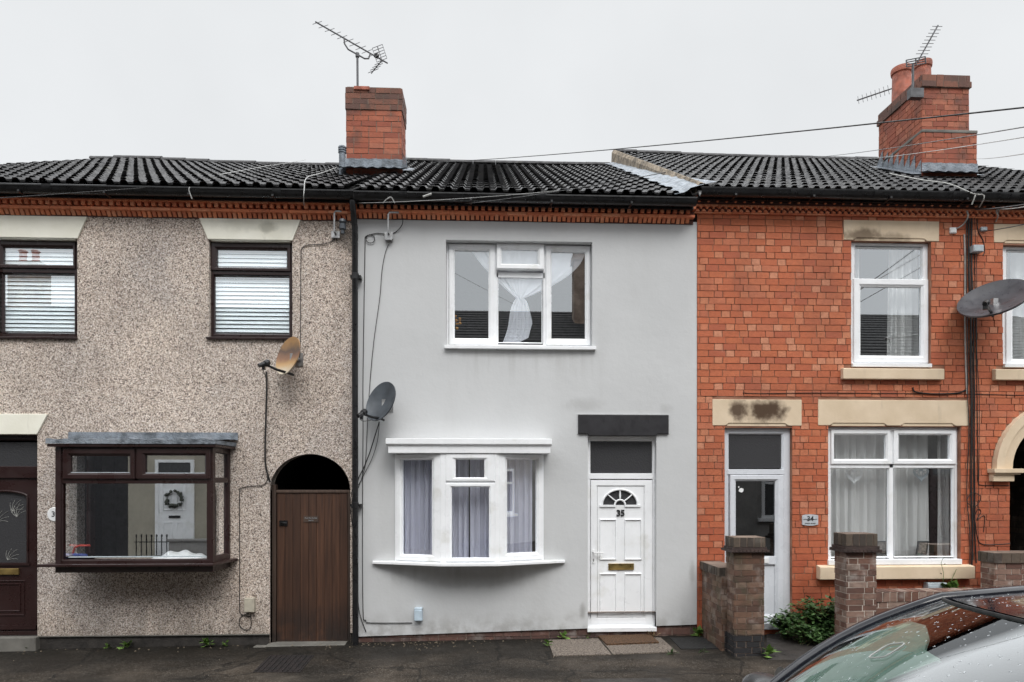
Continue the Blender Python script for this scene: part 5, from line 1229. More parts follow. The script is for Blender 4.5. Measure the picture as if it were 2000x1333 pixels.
wire([(1783, 757), (1786, 765), (1800, 768), (1830, 770), (1870, 768), (1886, 762)], .009, 'cable', 'thick black cable with a bent end under the upstairs sill', group=WG, Y=-.02)
for k, (x0, x1, r_, m_, t) in enumerate(((1884, 1887, .009, 'wcable', 'white conduit running down the red brick wall'), (1893, 1897, .010, 'cable', 'thickest black cable in the bundle on the red wall'), (1888, 1891, .006, 'cable', 'black cable hugging the white conduit'), (1899, 1903, .008, 'cable', 'black cable on the right of the bundle'), (1896, 1900, .005, 'cable', 'thin black cable inside the bundle'), (1904, 1911, .004, 'cable', 'slack thin cable right of the bundle'))):
    yb_ = 770 if k == 0 else (1080 if k == 5 else 1118 - 6*k)
    pts = [(x0 + random.uniform(-1, 1), 418 + (0 if k else 40)), (x0 + .2*(x1-x0) + random.uniform(-2, 2), 520), (x0 + .4*(x1-x0) + random.uniform(-1.5, 1.5), 620), (x0+.6*(x1-x0), 700), (x1 + random.uniform(-1.5, 1.5), 770)]
    if k: pts += [(x1 + random.uniform(-1, 2), 850), (x1 + random.uniform(-3, 3), 960), (x1 + random.uniform(-1, 4), 1040), (x1 + random.uniform(0, 5), yb_)]
    wire(pts, r_, m_, t, group=WG, Y=-.02 - .004*(k % 3))
wire([(1903, 480), (1907, 700), (1910, 900), (1911, 940), (1918, 948), (1971, 949)], .005, 'cable', 'thin cable turning right under the stone impost', group=WG)
wire([(1905, 1020), (1909, 1050), (1918, 1063), (1945, 1064), (1974, 1062)], .005, 'cable', 'thin cable turning into the passage near its foot', group=WG)
mb = MB(); c_ = F(1902, 976, -.03); mb.tube([(c_.x+.085*math.cos(t*.33)+.01*math.sin(t), -.03, c_.z+.085*math.sin(t*.33)) for t in range(40)], .004, 5); tag(mb.build('cable_loop', M['cable']), 'coiled loose cable tied to the bundle beside the passage', 'cable', WG)
wire([(1903, 1010), (1910, 995), (1916, 1000), (1908, 1016), (1923, 1008), (1921, 1040)], .004, 'cable', 'ragged cable ends below the coil on the red wall', group=WG)
wire([F(1889, 412, -.12), F(1890, 425, -.12), F(1880, 440, -.06), (1862, 450)], .009, 'wcable', 'white wire curling from the eaves hook to the white wall box', group=WG)
wire([F(1950, 416, -.10), F(1951, 410, -.13), F(1946, 412, -.12), F(1949, 422, -.1), F(1945, 433, -.03)], .008, 'wcable', 'white hook cable above the right upstairs lintel', group=WG)
wire([(1908, 425), (1910, 450), (1920, 470), (1923, 490), (1920, 500)], .006, 'cable', 'black cable curving to the grey wall box', group=WG)
# boxes on the walls
def wallbox(px, mat, label, d=.07, group='small boxes fixed to the house walls'):
    r = RC(*px, -d); root = MB(); root.box(r[0], r[1], -d, .0, r[2], r[3]); o = root.build('wall_box', M[mat], bevel=.008); tag(o, label, 'box', group)
    mb = MB(); mb.box(r[0]+.008, r[1]-.008, -d-.005, -d+.002, r[2]+.008, r[3]-.03); mb.build('cover', M[mat], o, bevel=.003)
wallbox((476, 496, 1169, 1197), 'boxbeige', 'beige box low on the pebbledash beside the gate'); wallbox((809, 825, 1188, 1214), 'boxblue', 'pale blue box low on the grey wall under the bow window')
wallbox((1856, 1869, 444, 456), 'white', 'small white square box near the right upstairs lintel', .03); wallbox((1902, 1922, 478, 492), 'boxgrey', 'pale grey box beside the cable bundle upstairs', .09)
wallbox((1917, 1929, 443, 451), 'boxgrey', 'small greenish box by the cable at the upper right', .04); wallbox((1813, 1850, 1139, 1156), 'boxgrey', 'wide grey box under the downstairs stone sill', .1)
def insulator(px, py, label, big):
    c_ = F(px, py, -.1); root = empty('cable_bracket', (c_.x, 0, c_.z), label, 'bracket', 'telephone cable brackets under the eaves')
    mb = MB(); mb.tube([(c_.x, -.0, c_.z-.1), (c_.x, -.1, c_.z-.09), (c_.x+.005, -.12, c_.z+.12), (c_.x+.02, -.13, c_.z+.14), (c_.x+(.09 if big else .13), -.13, c_.z+.14)], .011, 7); mb.box(c_.x-.05, c_.x+.05, -.04, 0, c_.z-.14, c_.z-.06); mb.build('hook', M['chrome'], root)
    mb = MB()
    if big: mb.lathe((c_.x+.10, -.11, c_.z-.12), (0,0,1), [(.001,0),(.022,0),(.022,.05),(.04,.055),(.04,.11),(.03,.12),(.045,.14),(.04,.17),(.001,.175)], 14)
    else: mb.box(c_.x-.04, c_.x+.04, -.06, -.0, c_.z-.16, c_.z-.08)
    mb.build('insulator', M['dish' if big else 'chrome'], root, smooth=40)
insulator(653, 438, 'metal hook and dark insulator under the eaves left of the drainpipe', True); insulator(758, 440, 'thin metal hook under the eaves of the grey house', False)
# number plates
c_ = F(106, 1005, -.012); mb = MB(); mb.lathe((c_.x, -.0, c_.z), (0,-1,0), [(.001,.012),(.078,.012),(.085,.006),(.085,0)], 28); pl = mb.build('number_plate', M['white'], smooth=30); tag(pl, 'white round number plate half hidden by the brown bay window', 'number plate')
mb = MB(); text_mesh(mb, '36', .09, c_.x + .012, -.014, c_.z, .001, .001); mb.build('plate_lettering', M['ink'], pl)
r = RC(1566, 1597, 1005, 1027, -.01); mb = MB(); n = 10; cxp = (r[0]+r[1])/2; hw = (r[1]-r[0])/2
pts = [(r[0] + 2*hw*k/n, r[2] + .012*(1-math.sin(math.pi*k/n))) for k in range(n+1)] + [(r[1] - 2*hw*k/n, r[3] - .012*(1-math.sin(math.pi*k/n))) for k in range(n+1)]
mb.prism(pts, -.024, -.008); pl = mb.build('number_plate', plain('slate_plate', (.50,.52,.55), .4, .06, 30)); tag(pl, 'grey curved number plate reading 34 beside the pale grey door', 'number plate')
mb = MB(); text_mesh(mb, '34', .085, cxp, -.026, r[2]+.085, .001, .001); text_mesh(mb, 'austin street', .026, cxp, -.026, r[2]+.03, .001); mb.tube([(r[0]+.015+k*(2*hw-.03)/8, -.026, r[2]+.076+.006*math.sin(k*1.1)) for k in range(9)], .0028, 4); mb.build('plate_lettering', M['ink'], pl)

# ================================================================== aerials
def aerial(Y, boom, els, mast, label, extra=None, elen=.16, edir=(.25, 1, 0), base=None, mat='alu'):
    a, b = F(*boom[0], Y), F(*boom[1], Y)
    root = empty('tv_aerial', base or tuple(F(*mast[-1], Y)), label, 'aerial', 'television aerials on the chimneys')
    mb = MB(); mb.tube([a, b], .011, 6); mb.build('boom', M[mat], root)
    e = Vector(edir).normalized(); mb = MB()
    for k in range(els):
        p = a.lerp(b, (k + .3) / els * .86); ln = elen * (1 + .25 * k / els); mb.tube([p - e*ln, p + e*ln], .0045, 5)
    mb.build('elements', M[mat], root)
    mb = MB(); mb.tube([F(*p, Y) for p in mast], .017, 8); mb.build('mast', M['alu'], root)
    return root
y_m = MIDCH[2] + .12; root = aerial(y_m, ((616, 43), (757, 124)), 10, [(698, 107), (698.5, 176)], 'tv aerial pointing up to the left on the centre chimney', elen=.10, edir=(.55, .55, .62))
mb = MB(); mb.tube([F(672, 74, y_m), F(673, 86, y_m), F(680, 97, y_m), F(698, 107, y_m), F(712, 115, y_m), F(720, 115, y_m), F(723, 105, y_m)], .012, 7); mb.lathe(F(698, 112, y_m), (0,0,1), [(.03,0),(.03,.06)], 8); mb.build('cradle', M['alu'], root)
mb = MB(); e = Vector((.55, .55, .62)).normalized()
p0 = F(746, 118, y_m)
mb.tube([F(737, 91, y_m), p0, F(725, 144, y_m)], .009, 5)
for s in range(5):
    p = F(737, 91, y_m).lerp(p0, s/5); mb.tube([p - e*.12, p + e*.12], .005, 5); p = p0.lerp(F(725, 144, y_m), s/5); mb.tube([p - e*.12, p + e*.12], .005, 5)
mb.tube([F(737,91,y_m)-e*.12, p0-e*.12], .004, 4); mb.tube([F(737,91,y_m)+e*.12, p0+e*.12], .004, 4); mb.build('reflector', M['alu'], root)
mb = MB(); mb.ball(F(735, 109, y_m), (.045, .03, .04), 8, 6); mb.build('junction_box', M['black'], root)
y_r = RCH[2] - .05; root = aerial(y_r, ((1832, 50), (1793, 120)), 9, [(1783, 126), (1783, 178)], 'upright tv aerial rising beside the clay pots on the right chimney', elen=.10, edir=(1, .3, .22))
mb = MB(); a, b, c0, d0 = F(1770, 118, y_r), F(1807, 111, y_r), F(1808, 124, y_r), F(1771, 131, y_r)
for t in (0, .33, .66, 1): mb.tube([a.lerp(d0, t), b.lerp(c0, t)], .008, 5)
for t in (0, .5, 1): mb.tube([a.lerp(b, t), d0.lerp(c0, t)], .010, 5)
mb.build('reflector', M['alu'], root)
mb = MB(); mb.box(F(1783,172,y_r).x-.05, F(1802,172,y_r).x, y_r-.03, y_r+.06, F(1783,192,y_r).z, F(1783,174,y_r).z); mb.build('mast_clamp', M['alu'], root)
y_b = RCH[3]; aerial(y_b, ((1674, 196.5), (1752, 170)), 8, [(1750, 171), (1770, 166), (1775, 180)], 'tv aerial pointing left from behind the right chimney', elen=.085, edir=(.1, .4, 1))

# ================================================================== garden walls and pavement things
def pillar(mb, x0, x1, y0, y1, zb, zt):
    bricked_box(mb, x0, x1, y0, y1, zb, zt, rh=.0665, L=.205, out=.005)
def cap(name, parent, x0, x1, y0, y1, z0, z1):
    mb = MB(); t1 = z0 + (z1 - z0) * .34
    for s in range(2):
        e = .045 - .02 * s; n = 9; za, zb_ = z0 + (t1-z0)*s*.5, z0 + (t1-z0)*(s+1)*.5 - .002
        mb.mi = 2; mb.box(x0-e, x1+e, y0-e, y1+e, za, zb_)
    for k in range(10): mb.box(x0-.05+k*(x1-x0+.1)/10, x0-.05+(k+.72)*(x1-x0+.1)/10, y0-.052, y0-.04, z0+.005, z0+.03)
    mb.mi = 0; bricked_box(mb, x0-.008, x1+.008, y0-.008, y1+.008, t1, z1, rh=z1-t1, L=.15, bond='header'); return mb.build(name, [M['copbrick'], M['mortar2'], M['captile']], parent)
# first pillar, its base from the photo
def ground_Y(px, py):
    lo, hi = -2.3, 0.0
    for _ in range(40):
        m = (lo + hi) / 2; p = F(px, py, m)
        if p.z < gz(p.x, m): hi = m
        else: lo = m
    return lo
yp = ground_Y(1462, 1282); x0, x1 = X(1434, yp), X(1492, yp); dp = .235
zb, zt = gz(x0, yp) - .1, Z(1079, 1462, yp)
root = empty('garden_wall', (x0, yp, gz(x0, yp)), 'mossy brick garden wall and capped pillar beside the grey house', 'garden wall', 'brick garden walls')
mb = MB(); pillar(mb, x0, x1, yp, yp + dp, zb, zt); mb.build('pillar', [M['gardbrick'], M['mortar2']], root)
cap('pillar_cap', root, x0, x1, yp, yp + dp, zt, Z(1050, 1462, yp))
xw = X(1366, 0) + .02; zw = Z(1112, 1366, 0); mb = MB(); xw1 = xw + .22
bricked_box(mb, x0 - .06, x0 + .14, yp + dp - .02, -.012, zb, zw, rh=.0665, L=.205, faces='LF', out=.005); mb.build('side_wall', [M['gardbrick'], M['mortar2']], root)
mb = MB(); bricked_box(mb, x0 - .08, x0 + .16, yp + dp - .0, -.012, zw, zw + .10, rh=.10, L=.15, bond='header', faces='LF'); mb.build('coping', [M['copbrick'], M['mortar2']], root)
x0b, x1b = X(1653, yp), X(1711, yp); zt2 = Z(1079, 1680, yp)
root = empty('garden_wall', (x0b, yp, gz(x0b, yp)), 'pale jointed brick pillar and low wall beside the parked car', 'garden wall', 'brick garden walls')
mb = MB(); pillar(mb, x0b, x1b, yp, yp + dp, zb, zt2); mb.build('pillar', [M['palebrick'], M['mortar3']], root)
cap('pillar_cap', root, x0b, x1b, yp, yp + dp, zt2, Z(1043, 1680, yp))
zl = Z(1176, 1760, yp); mb = MB(); bricked_box(mb, x1b + .001, X(2150, yp), yp + .01, yp + .22, zb, zl, rh=.0665, L=.205, faces='FB', out=.005); mb.build('low_wall', [M['palebrick'], M['mortar3']], root)
mb = MB(); bricked_box(mb, x1b + .001, X(2150, yp), yp + .005, yp + .225, zl, Z(1157, 1760, yp), rh=.2, L=.158, bond='header', faces='F')
x = x1b; zc_ = Z(1157, 1760, yp)
while x < X(2150, yp): mb.box(x + .006, x + .073, yp + .0, yp + .23, zc_, zc_ + .006); x += .0835
mb.build('coping', [M['palebrick'], M['mortar3']], root)
ya = -.55; r = RC(1943, 2080, 1100, 1180, ya); mb = MB(); bricked_box(mb, r[0], r[1], ya, ya + .22, -.2, r[3], rh=.0665, L=.205, faces='FL'); root = mb.build('garden_wall', [M['palebrick'], M['mortar3']]); tag(root, 'stub of dark brick garden wall in front of the stone arch', 'garden wall', 'brick garden walls')
mb = MB(); bricked_box(mb, r[0]-.02, r[1], ya-.02, ya+.24, r[3], Z(1080, 2000, ya), rh=.16, L=.2, bond='header', faces='FL'); mb.build('coping', [M['copbrick'], M['mortar2']], root)
# slabs, mat, covers
def slab(quad, mat, name, label, cat, th=.012, group=None):
    P_ = []
    for px, py in quad:
        y = ground_Y(px, py); p = F(px, py, y); P_.append((p.x, p.y, gz(p.x, y)))
    mb = MB(); mb.add([(p[0],p[1],p[2]-.03) for p in P_] + [(p[0],p[1],p[2]+th) for p in P_], [(4,5,6,7),(0,1,5,4),(1,2,6,5),(2,3,7,6),(3,0,4,7)])
    o = mb.build(name, M[mat]); tag(o, label, cat, group); return o, P_
slab([(1081, 1283), (1194, 1280), (1168, 1249), (1070, 1252)], 'slab', 'paving_slab', 'pebbly paving slab left of the brown doormat', 'paving slab', .012, 'slabs before the white door')
slab([(1197, 1279.5), (1322, 1275), (1290, 1247), (1171, 1248.5)], 'slab', 'paving_slab', 'pebbly paving slab under the brown doormat', 'paving slab', .012, 'slabs before the white door')
o, P_ = slab([(1185, 1263), (1287, 1259), (1270, 1243), (1168, 1244)], 'mat', 'doormat', 'brown doormat on the slab before the white door', 'doormat', .03)
slab([(1330, 1269), (1408, 1268), (1372, 1246), (1308, 1247)], 'rubber', 'inspection_cover', 'dark inspection cover beside the garden wall', 'drain cover', .009)
o, P_ = slab([(494, 1314), (586, 1314), (614, 1281), (527, 1281)], 'manhole', 'manhole_cover', 'rusty ribbed manhole cover in the pavement before the gate', 'manhole cover', .006)
mb = MB(); P_ = [Vector(p) for p in P_]
for k in range(9):
    t = (k + .5) / 9; a, b = P_[0].lerp(P_[1], t), P_[3].lerp(P_[2], t); a, b = a.lerp(b, .04), b.lerp(a, .04); mb.tube([a + Vector((0,0,.007)), b + Vector((0,0,.007))], .010, 5)
mb.build('ribs', M['manhole'], o)
o, _ = slab([(1135, 1345), (1312, 1345), (1312, 1325), (1135, 1327)], 'plinth', 'tarmac_patch', '', 'patch', .003); del o['label'], o['category']; o['kind'] = 'structure'
o, _ = slab([(1500, 1290), (1700, 1290), (1640, 1228), (1497, 1232)], 'plinth', 'garden_path', '', 'path', .004); del o['label'], o['category']; o['kind'] = 'structure'
# plants
def leaf(mb, p, d, ln, wd):
    d = Vector(d).normalized(); s = d.cross(Vector((random.uniform(-.3,.3), random.uniform(-.3,.3), 1))).normalized(); m = p + d*ln*.5 + Vector((0,0,-ln*.05)); t = p + d*ln + Vector((0,0,-ln*.22))
    mb.add([p, m + s*wd - Vector((0,0,wd*.25)), t, m - s*wd - Vector((0,0,wd*.25)), m], [(0,1,4),(1,2,4),(2,3,4),(3,0,4)])
def shrub(c_, rad, n, size, label, mat='leafdark', cat='shrub', name='shrub', stems=14, group=None):
    root = empty(name, c_, label, cat, group); c_ = Vector(c_); mb = MB(); ms = MB()
    for k in range(stems):
        a = random.random()*6.283; tip = c_ + Vector((rad[0]*random.uniform(.3,1)*math.cos(a), rad[1]*random.uniform(.3,1)*math.sin(a), rad[2]*random.uniform(.45,1.0)))
        mid = c_.lerp(tip, .5) + Vector((0,0,rad[2]*.22)); b = c_ + Vector((random.uniform(-.4,.4)*rad[0], random.uniform(-.3,.3)*rad[1], 0)); ms.tube([b, mid, tip], .004, 4)
        for q in range(n // stems):
            t = random.uniform(.15, 1.0); p = b.lerp(mid, t*2) if t < .5 else mid.lerp(tip, t*2-1)
            p = p + Vector((random.uniform(-.05,.05), random.uniform(-.05,.05), random.uniform(-.03,.04)))
            if p.z < c_.z + .01: p.z = c_.z + .01
            leaf(mb, p, (random.uniform(-1,1), random.uniform(-1,.6), random.uniform(-.2,.7)), size*random.uniform(.6,1.3), size*random.uniform(.22,.36))
    ms.build('stems', M['stem'], root); mb.build('foliage', M[mat], root); return root
g = 'leafy bushes in the front garden'
shrub((X(1540,-.22), -.24, gz(3.7,-.3)), (.30, .20, .36), 900, .075, 'spiky green bush against the foot of the pale grey door', group=g, stems=24)
shrub((X(1602,-.30), -.30, gz(4.2,-.3)), (.42, .26, .50), 1250, .08, 'dense dark green bush left of the second brick pillar', group=g, stems=36)
shrub((X(1590,-.5), -.50, gz(4.2,-.5)), (.44, .18, .26), 900, .062, 'low sprawling greenery in front of the dark bush', group=g, stems=26)
WGp = 'weeds along the foot of the walls'
for (px, py, s, n, t, m_) in ((247, 1259, .12, 16, 'larger leafy weed under the brown bay window', 'leaf'), (212, 1260, .07, 8, 'tiny weed left of the larger one under the bay', 'leaf'), (404, 1257, .12, 18, 'upright weed at the foot of the pebbledash', 'leaf'), (438, 1258, .08, 10, 'small weed beside the upright one near the gate', 'leaf'), (58, 1262, .07, 9, 'small weed at the brown door step', 'leaf'),
    (1072, 1262, .10, 10, 'weed at the left edge of the paving slabs', 'leaf'), (1100, 1247, .11, 14, 'broad weed against the brick plinth left of the white door', 'leaf'), (1148, 1244, .06, 8, 'tiny weed at the left door jamb', 'leaf'), (1365, 1240, .13, 18, 'leafy weed in the corner by the garden wall', 'leaf'), (1310, 1277, .12, 26, 'grassy tuft in front of the inspection cover', 'leafdark'),
    (1372, 1274, .09, 18, 'grassy tuft at the foot of the side garden wall', 'leafdark'), (1500, 1283, .15, 14, 'yellow green weed at the right foot of the first pillar', 'leaf'), (1275, 1238, .14, 26, 'dry straw tuft at the right foot of the white door', 'leafdry'), (1855, 1150, .2, 40, 'bright climbing weed beside the grey box under the sill', 'leaf')):
    if px == 1855: p = F(px, 1165, -.12)
    else: y = min(-.02, ground_Y(px, py)); p = F(px, py, y); p.z = gz(p.x, y)
    mb = MB()
    for k in range(n):
        a = random.random()*6.283; e = random.uniform(.15, 1.3) if m_ != 'leafdry' else random.uniform(.5, 1.4)
        q = p + Vector((random.uniform(-.03,.03), random.uniform(-.02,.02), random.uniform(0, s*.5) if m_ == 'leaf' else 0))
        leaf(mb, q, (math.cos(a)*math.cos(e), -abs(math.sin(a))*math.cos(e)*.7, math.sin(e)), s*random.uniform(.5,1), s*(random.uniform(.18,.3) if m_ == 'leaf' else .04))
    tag(mb.build('weed', M[m_]), t, 'weed', WGp)
mb = MB()
mb.tube([F(1841,1150,-.12), F(1843,1120,-.13), F(1838,1100,-.14), F(1841,1092,-.14)], .003, 4); mb.tube([F(1852,1150,-.12), F(1860,1130,-.13), F(1868,1112,-.13)], .003, 4)
for px, py in ((1841,1092),(1843,1104),(1838,1122),(1866,1113),(1856,1138)): leaf(mb, F(px,py,-.14), (random.uniform(-1,1),-.4,.4), .05, .015)
tag(mb.build('creeper', M['leafdark']), 'thin creeper climbing in front of the stained stone sill', 'creeper')
mb = MB()
for k in range(130):
    x = random.choice((random.uniform(X(-20), X(530)), random.uniform(X(640), X(850)), random.uniform(X(700), X(1160)), random.uniform(X(690), X(1440)))); y = -abs(random.gauss(.03, .12)) - .02
    z = gz(x, y); s = random.uniform(.004, .011); mb.ball((x, y, z + s*.3), (s*1.3, s, s*.6), 5, 3)
for k in range(26):
    x = random.uniform(X(705), X(1000)) if k < 18 else random.uniform(X(300), X(700)); y = -random.uniform(.02, .14); leaf(mb, Vector((x, y, gz(x, y) + .008)), (random.uniform(-1,1), random.uniform(-1,1), .25), random.uniform(.02,.04), .009)
for k in range(70):
    x = random.uniform(-6, 3.2); y = -random.uniform(.2, 1.8); s = random.uniform(.003, .007); mb.ball((x, y, gz(x, y)+s*.3), s, 5, 3)
M['litter'] = mk_leaf('litter', (.05,.038,.025), (.26,.21,.15))
o = mb.build('gravel_and_leaf_litter', M['litter'], loc=(0,0,0)); o['kind'] = 'stuff'

mb = MB(); mb.box(-7.55, -5.2, -9.3, -9.15, -.1, .40); mb.box(-7.58, -5.17, -9.33, -9.12, .40, .45); tag(mb.build('front_wall', M['palefront']), 'low pale wall across the street mirrored in the bay window', 'wall')
mb = MB()
for k in range(7): mb.tube([(-8.35+k*.12, -9.22, -.1), (-8.35+k*.12, -9.22, .5)], .012, 5); mb.ball((-8.35+k*.12, -9.22, .53), (.022,.022,.04), 6, 4)
mb.tube([(-8.4, -9.22, .38), (-7.56, -9.22, .38)], .012, 5); tag(mb.build('railing', M['black']), 'black railing across the street beside the wreath door', 'railing')

# ================================================================== parked car
CY = -6.38; RZ = gz(2, -3) - .12
car = empty('parked_car', (1.8, CY, RZ), 'dark car parked at the near kerb with rain drops on its windscreen', 'car')
paint = plain('dark_blue_car_paint', (.010,.011,.016), .18, .05); paint.node_tree.nodes  # body colour
for n in paint.node_tree.nodes:
    if n.type == 'BSDF_PRINCIPLED': n.inputs['Coat Weight'].default_value = .25; n.inputs['Coat Roughness'].default_value = .08; n.inputs['Specular IOR Level'].default_value = .3
M['paint'] = paint; M['carglass'] = mk_glass('windscreen_glass', .17, (.62,.70,.66))
_t = M['carglass'].node_tree; _fr = _t.nodes.new('ShaderNodeFresnel'); _fr.inputs[0].default_value = 2.0
for _n in _t.nodes:
    if _n.type == 'VALTORGB': _t.links.new(_fr.outputs[0], _n.inputs[0])
M['roofglass'] = plain('dark_glass_roof', (.010,.011,.016), .08, .02)
for n in M['roofglass'].node_tree.nodes:
    if n.type == 'BSDF_PRINCIPLED': n.inputs['Specular IOR Level'].default_value = .22
M['cardark'] = plain('car_interior_dark', (.03,.03,.032), .8); M['dash'] = plain('pale_dashboard', (.30,.33,.31), .6, .05)
HW0, HW1 = .745, .60
def screen(u, v):                        # u -1..1 across (far side = +1), v 0 base .. 1 top
    q = (u - .10)**2; top = (1.45 + .25*q, 1.418 - .042*u*u); bot = (.755 + .34*q, .985 - .02*u*u)
    b = .045 * math.sin(v * math.pi)
    return Vector((bot[0] + (top[0]-bot[0])*v - b*.5, CY + u*(HW0 + (HW1-HW0)*v), bot[1] + (top[1]-bot[1])*v + b))
mb = MB(); mb.grid(lambda a, b: screen(1-a*2, b), 36, 20); mb.build('windscreen', M['carglass'], car, smooth=80)
def roofp(u, v):                         # from the windscreen head back to the tailgate
    s = screen(u, 1); x = s.x + (3.25 - s.x) * v; z = s.z + (.055*math.sin(v*2.3) - .05*v*v)
    return Vector((x, CY + u*(HW1 + .02*math.sin(v*3.1)), z))
mb = MB(); mb.grid(lambda a, b: roofp((1-a*2)*.97, .02 + b*.98), 24, 20); mb.build('glass_roof', M['roofglass'], car, smooth=80)
for s in (-1, 1):
    rail = MB(); pts = [screen(s, t/10) for t in range(11)] + [roofp(s, t/12) for t in range(1, 13)]
    pts = [p + Vector((0, s*.012, -.004)) for p in pts]; rail.tube(pts, .026, 8); rail.build('roof_rail', M['paint'], car, smooth=60)
mb = MB(); mb.tube([screen(t/12-1, 1) + Vector((0,0,.001)) for t in range(25)], .007, 6); mb.build('screen_head_seal', M['rubber'], car, smooth=60)
mb = MB(); mb.tube([screen(t/12-1, 0) for t in range(25)], .03, 6); mb.build('scuttle', M['black'], car, smooth=60)
# body shell
ST = [(-.48,.55,.30,.62,.62), (-.44,.68,.24,.70,.70), (-.30,.78,.20,.79,.76), (.0,.85,.18,.86,.83), (.4,.88,.18,.925,.90), (.8,.89,.18,.965,.96), (1.5,.895,.18,.98,.98), (2.6,.895,.18,1.0,1.0), (3.3,.88,.20,1.02,1.0), (3.72,.80,.28,1.0,.96), (3.80,.70,.34,.90,.88)]
def section(st):
    x, hw, zb_, zt_, zs_ = st; pr = [(0,zb_),(hw*.8,zb_),(hw*.96,zb_+.08),(hw,zb_+.25),(hw*.985,zs_-.14),(hw*.95,zs_-.03),(hw*.86,zs_+.0),(hw*.5,zt_),(0,zt_+.005)]
    return [(x, CY+p[0], RZ*0+p[1]-.14) for p in pr] + [(x, CY-p[0], p[1]-.14) for p in reversed(pr[1:-1])]
mb = MB(); secs = [section(s) for s in ST]; n = len(secs[0]); vs = [p for s in secs for p in s]
mb.add(vs, [(i*n+j, i*n+(j+1)%n, (i+1)*n+(j+1)%n, (i+1)*n+j) for i in range(len(secs)-1) for j in range(n)] + [tuple(range(n)), tuple(range((len(secs)-1)*n, len(secs)*n))])
o = mb.build('body', M['paint'], car, smooth=50)
for s in (-1, 1):
    mb = MB()
    for (x0, x1, xt0, xt1) in ((1.2, 2.2, 1.72, 2.2), (2.26, 3.1, 2.26, 3.0)):
        mb.quad((x0, CY+s*.80, .86), (x1, CY+s*.80, .86), (xt1, CY+s*.635, 1.42), (xt0, CY+s*.635, 1.40))
    mb.build('side_window', M['roofglass'], car)
    mb = MB(); mb.box(2.18, 2.27, CY+s*.63-.02, CY+s*.63+.02, .86, 1.43); mb.build('door_pillar', M['black'], car)
    for x in (.28, 2.95):
        mb = MB(); c_ = (x, CY+s*.80, RZ+.31); mb.lathe(c_, (0,s,0), [(.2,-.09),(.30,-.09),(.315,-.05),(.315,.05),(.30,.09),(.2,.09)], 28); w_ = mb.build('tyre', M['rubber'], car, smooth=40)
        mb = MB(); mb.lathe(c_, (0,s,0), [(.2,.02),(.2,.085),(.17,.06),(.001,.075)], 20); mb.build('rim', M['chrome'], w_, smooth=40)
    mb = MB(); mb.ball((-.33, CY+s*.60, .56), (.14,.13,.075), 12, 8); mb.build('headlight', M['roofglass'], car, smooth=60)
    mb = MB(); mb.ball((3.74, CY+s*.62, .74), (.06,.10,.13), 10, 8); mb.build('tail_light', plain('tail_light_red', (.35,.01,.01), .2), car, smooth=60)
mb = MB(); mb.grid(lambda u, v: Vector((3.25+.5*v, CY+(u*2-1)*(.58+.1*v), 1.39-.42*v)), 8, 6); mb.build('rear_screen', M['roofglass'], car, smooth=60)
# mirrors, the far one just above the picture edge
for s in (1, -1):
    c_ = F(1494, 1338, CY + .93) if s > 0 else Vector((.95, CY-.93, .95)); mb = MB()
    mb.ball(c_ + Vector((0,0,-.02)), (.085,.13,.062), 16, 10); mb.tube([c_ + Vector((.02,0,-.06)), (c_.x+.08, CY+s*.76, c_.z-.09)], .025, 8); m_ = mb.build('wing_mirror', M['black'], car, smooth=60)
    mb = MB(); mb.lathe(c_ + Vector((.055,0,-.02)), (1,0,0), [(.001,.03),(.09,.02)], 16); mb.build('mirror_glass', M['chrome'], m_)
# cabin
mb = MB(); mb.box(1.0, 3.5, CY-.70, CY+.70, .40, .44); mb.quad((2.3,CY-.7,.4),(2.3,CY+.7,.4),(2.5,CY+.62,1.3),(2.5,CY-.62,1.3)); mb.build('cabin_floor', M['cardark'], car)
for s in (-.35, .35):
    mb = MB(); mb.box(1.75, 2.2, CY+s-.24, CY+s+.24, .5, .64); mb.box(2.12, 2.26, CY+s-.23, CY+s+.23, .6, 1.12); mb.box(2.17, 2.27, CY+s-.12, CY+s+.12, 1.16, 1.32); mb.build('seat', M['cardark'], car, bevel=.03)
mb = MB(); mb.grid(lambda u, v: Vector((.84 + .5*v + .2*(u*2-1)**2, CY + (u*2-1)*(.73-.03*v), .955 - .03*v + .01*math.sin(v*3))), 16, 8); mb.quad((1.32,CY-.7,.93),(1.32,CY+.7,.93),(1.28,CY+.7,.45),(1.28,CY-.7,.45)); mb.build('dashboard', M['dash'], car, smooth=60)
mb = MB(); mb.lathe((1.5, CY-.35, .86), (.9,0,.45), [(.165,-.012),(.18,0),(.165,.012),(.15,0),(.165,-.012)], 24); mb.build('steering_wheel', M['cardark'], car, smooth=60)
# square holder stuck inside the glass
def screen_at(px, py):
    best = None
    for i in range(81):
        for j in range(61):
            u, v = i/40-1, j/60; q = proj(screen(u, v)); e = (q[0]-px)**2 + (q[1]-py)**2
            if best is None or e < best[0]: best = (e, u, v)
    return best[1], best[2]
u0, v0 = screen_at(1733, 1271); c_ = screen(u0, v0); du = (screen(u0+.02, v0)-c_).normalized(); dv = (screen(u0, v0+.02)-c_).normalized(); nn = du.cross(dv).normalized()
if nn.z < 0: nn = -nn
mb = MB(); h_ = .042; sq = []
for k in range(33):
    a = 2*math.pi*k/32; ca, sa = math.cos(a), math.sin(a); f_ = h_ / max((abs(ca)**5 + abs(sa)**5)**.2, .01); sq.append(c_ + du*((ca*.85+sa*.35)*f_*.75) + dv*((sa*.85-ca*.35)*f_*1.15) + nn*.004)
mb.tube(sq, .0022, 6); mb.build('permit_holder', M['gcable'], car, smooth=60)
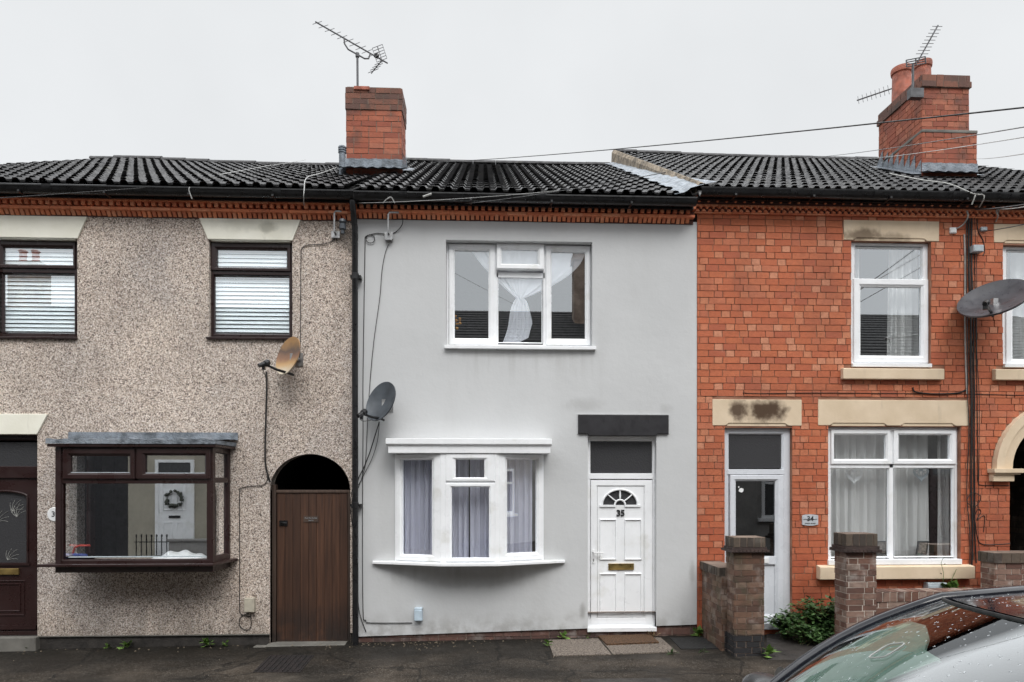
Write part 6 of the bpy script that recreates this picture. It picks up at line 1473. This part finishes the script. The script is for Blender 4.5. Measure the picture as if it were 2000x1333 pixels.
# rain on the glass
def drops(fn, n, name, u0, u1, v0, v1, s0, s1):
    mb = MB()
    for k in range(n):
        u, v = random.uniform(u0, u1), random.uniform(v0, v1); c_ = fn(u, v); a = (fn(u+.01, v)-c_).normalized(); b = (fn(u, v+.01)-c_).normalized(); nn = a.cross(b).normalized(); nn = nn if nn.z > 0 else -nn
        s = random.uniform(s0, s1); st = random.uniform(1, 1.9); m_ = 7; vs = [c_ + nn*s*.45]
        for j in range(m_): t = 6.283*j/m_; vs.append(c_ + a*(s*math.cos(t)) + b*(s*st*math.sin(t)) + nn*s*.22)
        for j in range(m_): t = 6.283*j/m_; vs.append(c_ + a*(s*1.15*math.cos(t)) + b*(s*1.15*st*math.sin(t)))
        mb.add(vs, [(0,1+j,1+(j+1)%m_) for j in range(m_)] + [(1+j,1+m_+j,1+m_+(j+1)%m_,1+(j+1)%m_) for j in range(m_)])
    o = mb.build(name, M['drop'], car, smooth=80); o['kind'] = 'stuff'; return o
md = NT('water_drop'); md.t.nodes.remove(md.p); _a = md.n('ShaderNodeBsdfTransparent'); _b = md.n('ShaderNodeBsdfGlossy'); _b.inputs['Roughness'].default_value = .25; _b.inputs[0].default_value = (.5,.53,.55,1)
_x = md.n('ShaderNodeMixShader'); _x.inputs[0].default_value = .38; md.l(_a.outputs[0], _x.inputs[1]); md.l(_b.outputs[0], _x.inputs[2]); md.l(_x.outputs[0], md.out.inputs[0]); M['drop'] = md.mat
drops(screen, 420, 'rain_drops_on_screen', -1, .7, .35, .98, .0013, .0030)
drops(roofp, 700, 'rain_drops_on_roof', -.95, .95, .03, .6, .0014, .0034)

# panel added behind the far half of the screen for its pale sheen
poly = [(1478,1333),(1560,1286),(1640,1246),(1710,1212),(1765,1194),(1800,1200),(1806,1222),(1796,1246),(1828,1266),(1762,1292),(1690,1320),(1640,1350),(1560,1380),(1450,1370)]
cen = (1640, 1300); N1, vs, fs = len(poly), [], []
def scr(px, py, off):
    u, v = screen_at(px, py); a = (screen(u+.01, v)-screen(u, v)).normalized(); b = (screen(u, v+.01)-screen(u, v)).normalized(); n_ = a.cross(b).normalized(); n_ = n_ if n_.z > 0 else -n_
    return screen(u, v) - n_*off
rings = 6
for off in (.022, .03):
    for k in range(rings+1):
        for p in poly: t = k/rings; vs.append(scr(cen[0]+(p[0]-cen[0])*t, cen[1]+(p[1]-cen[1])*t, off + (.012 if k == rings else 0)))
for l in (0, 1):
    o0 = l*(rings+1)*N1
    for k in range(rings): fs += [(o0+k*N1+i, o0+k*N1+(i+1)%N1, o0+(k+1)*N1+(i+1)%N1, o0+(k+1)*N1+i) for i in range(N1)]
mb = MB(); mb.add(vs, fs); sh = mb.build('added_sheen_panel', plain('pale_green_panel', (.12,.155,.14), .5, .06, 3), smooth=60); tag(sh, 'pale grey green panel added behind the windscreen of the parked car for its pale sheen', 'added panel')
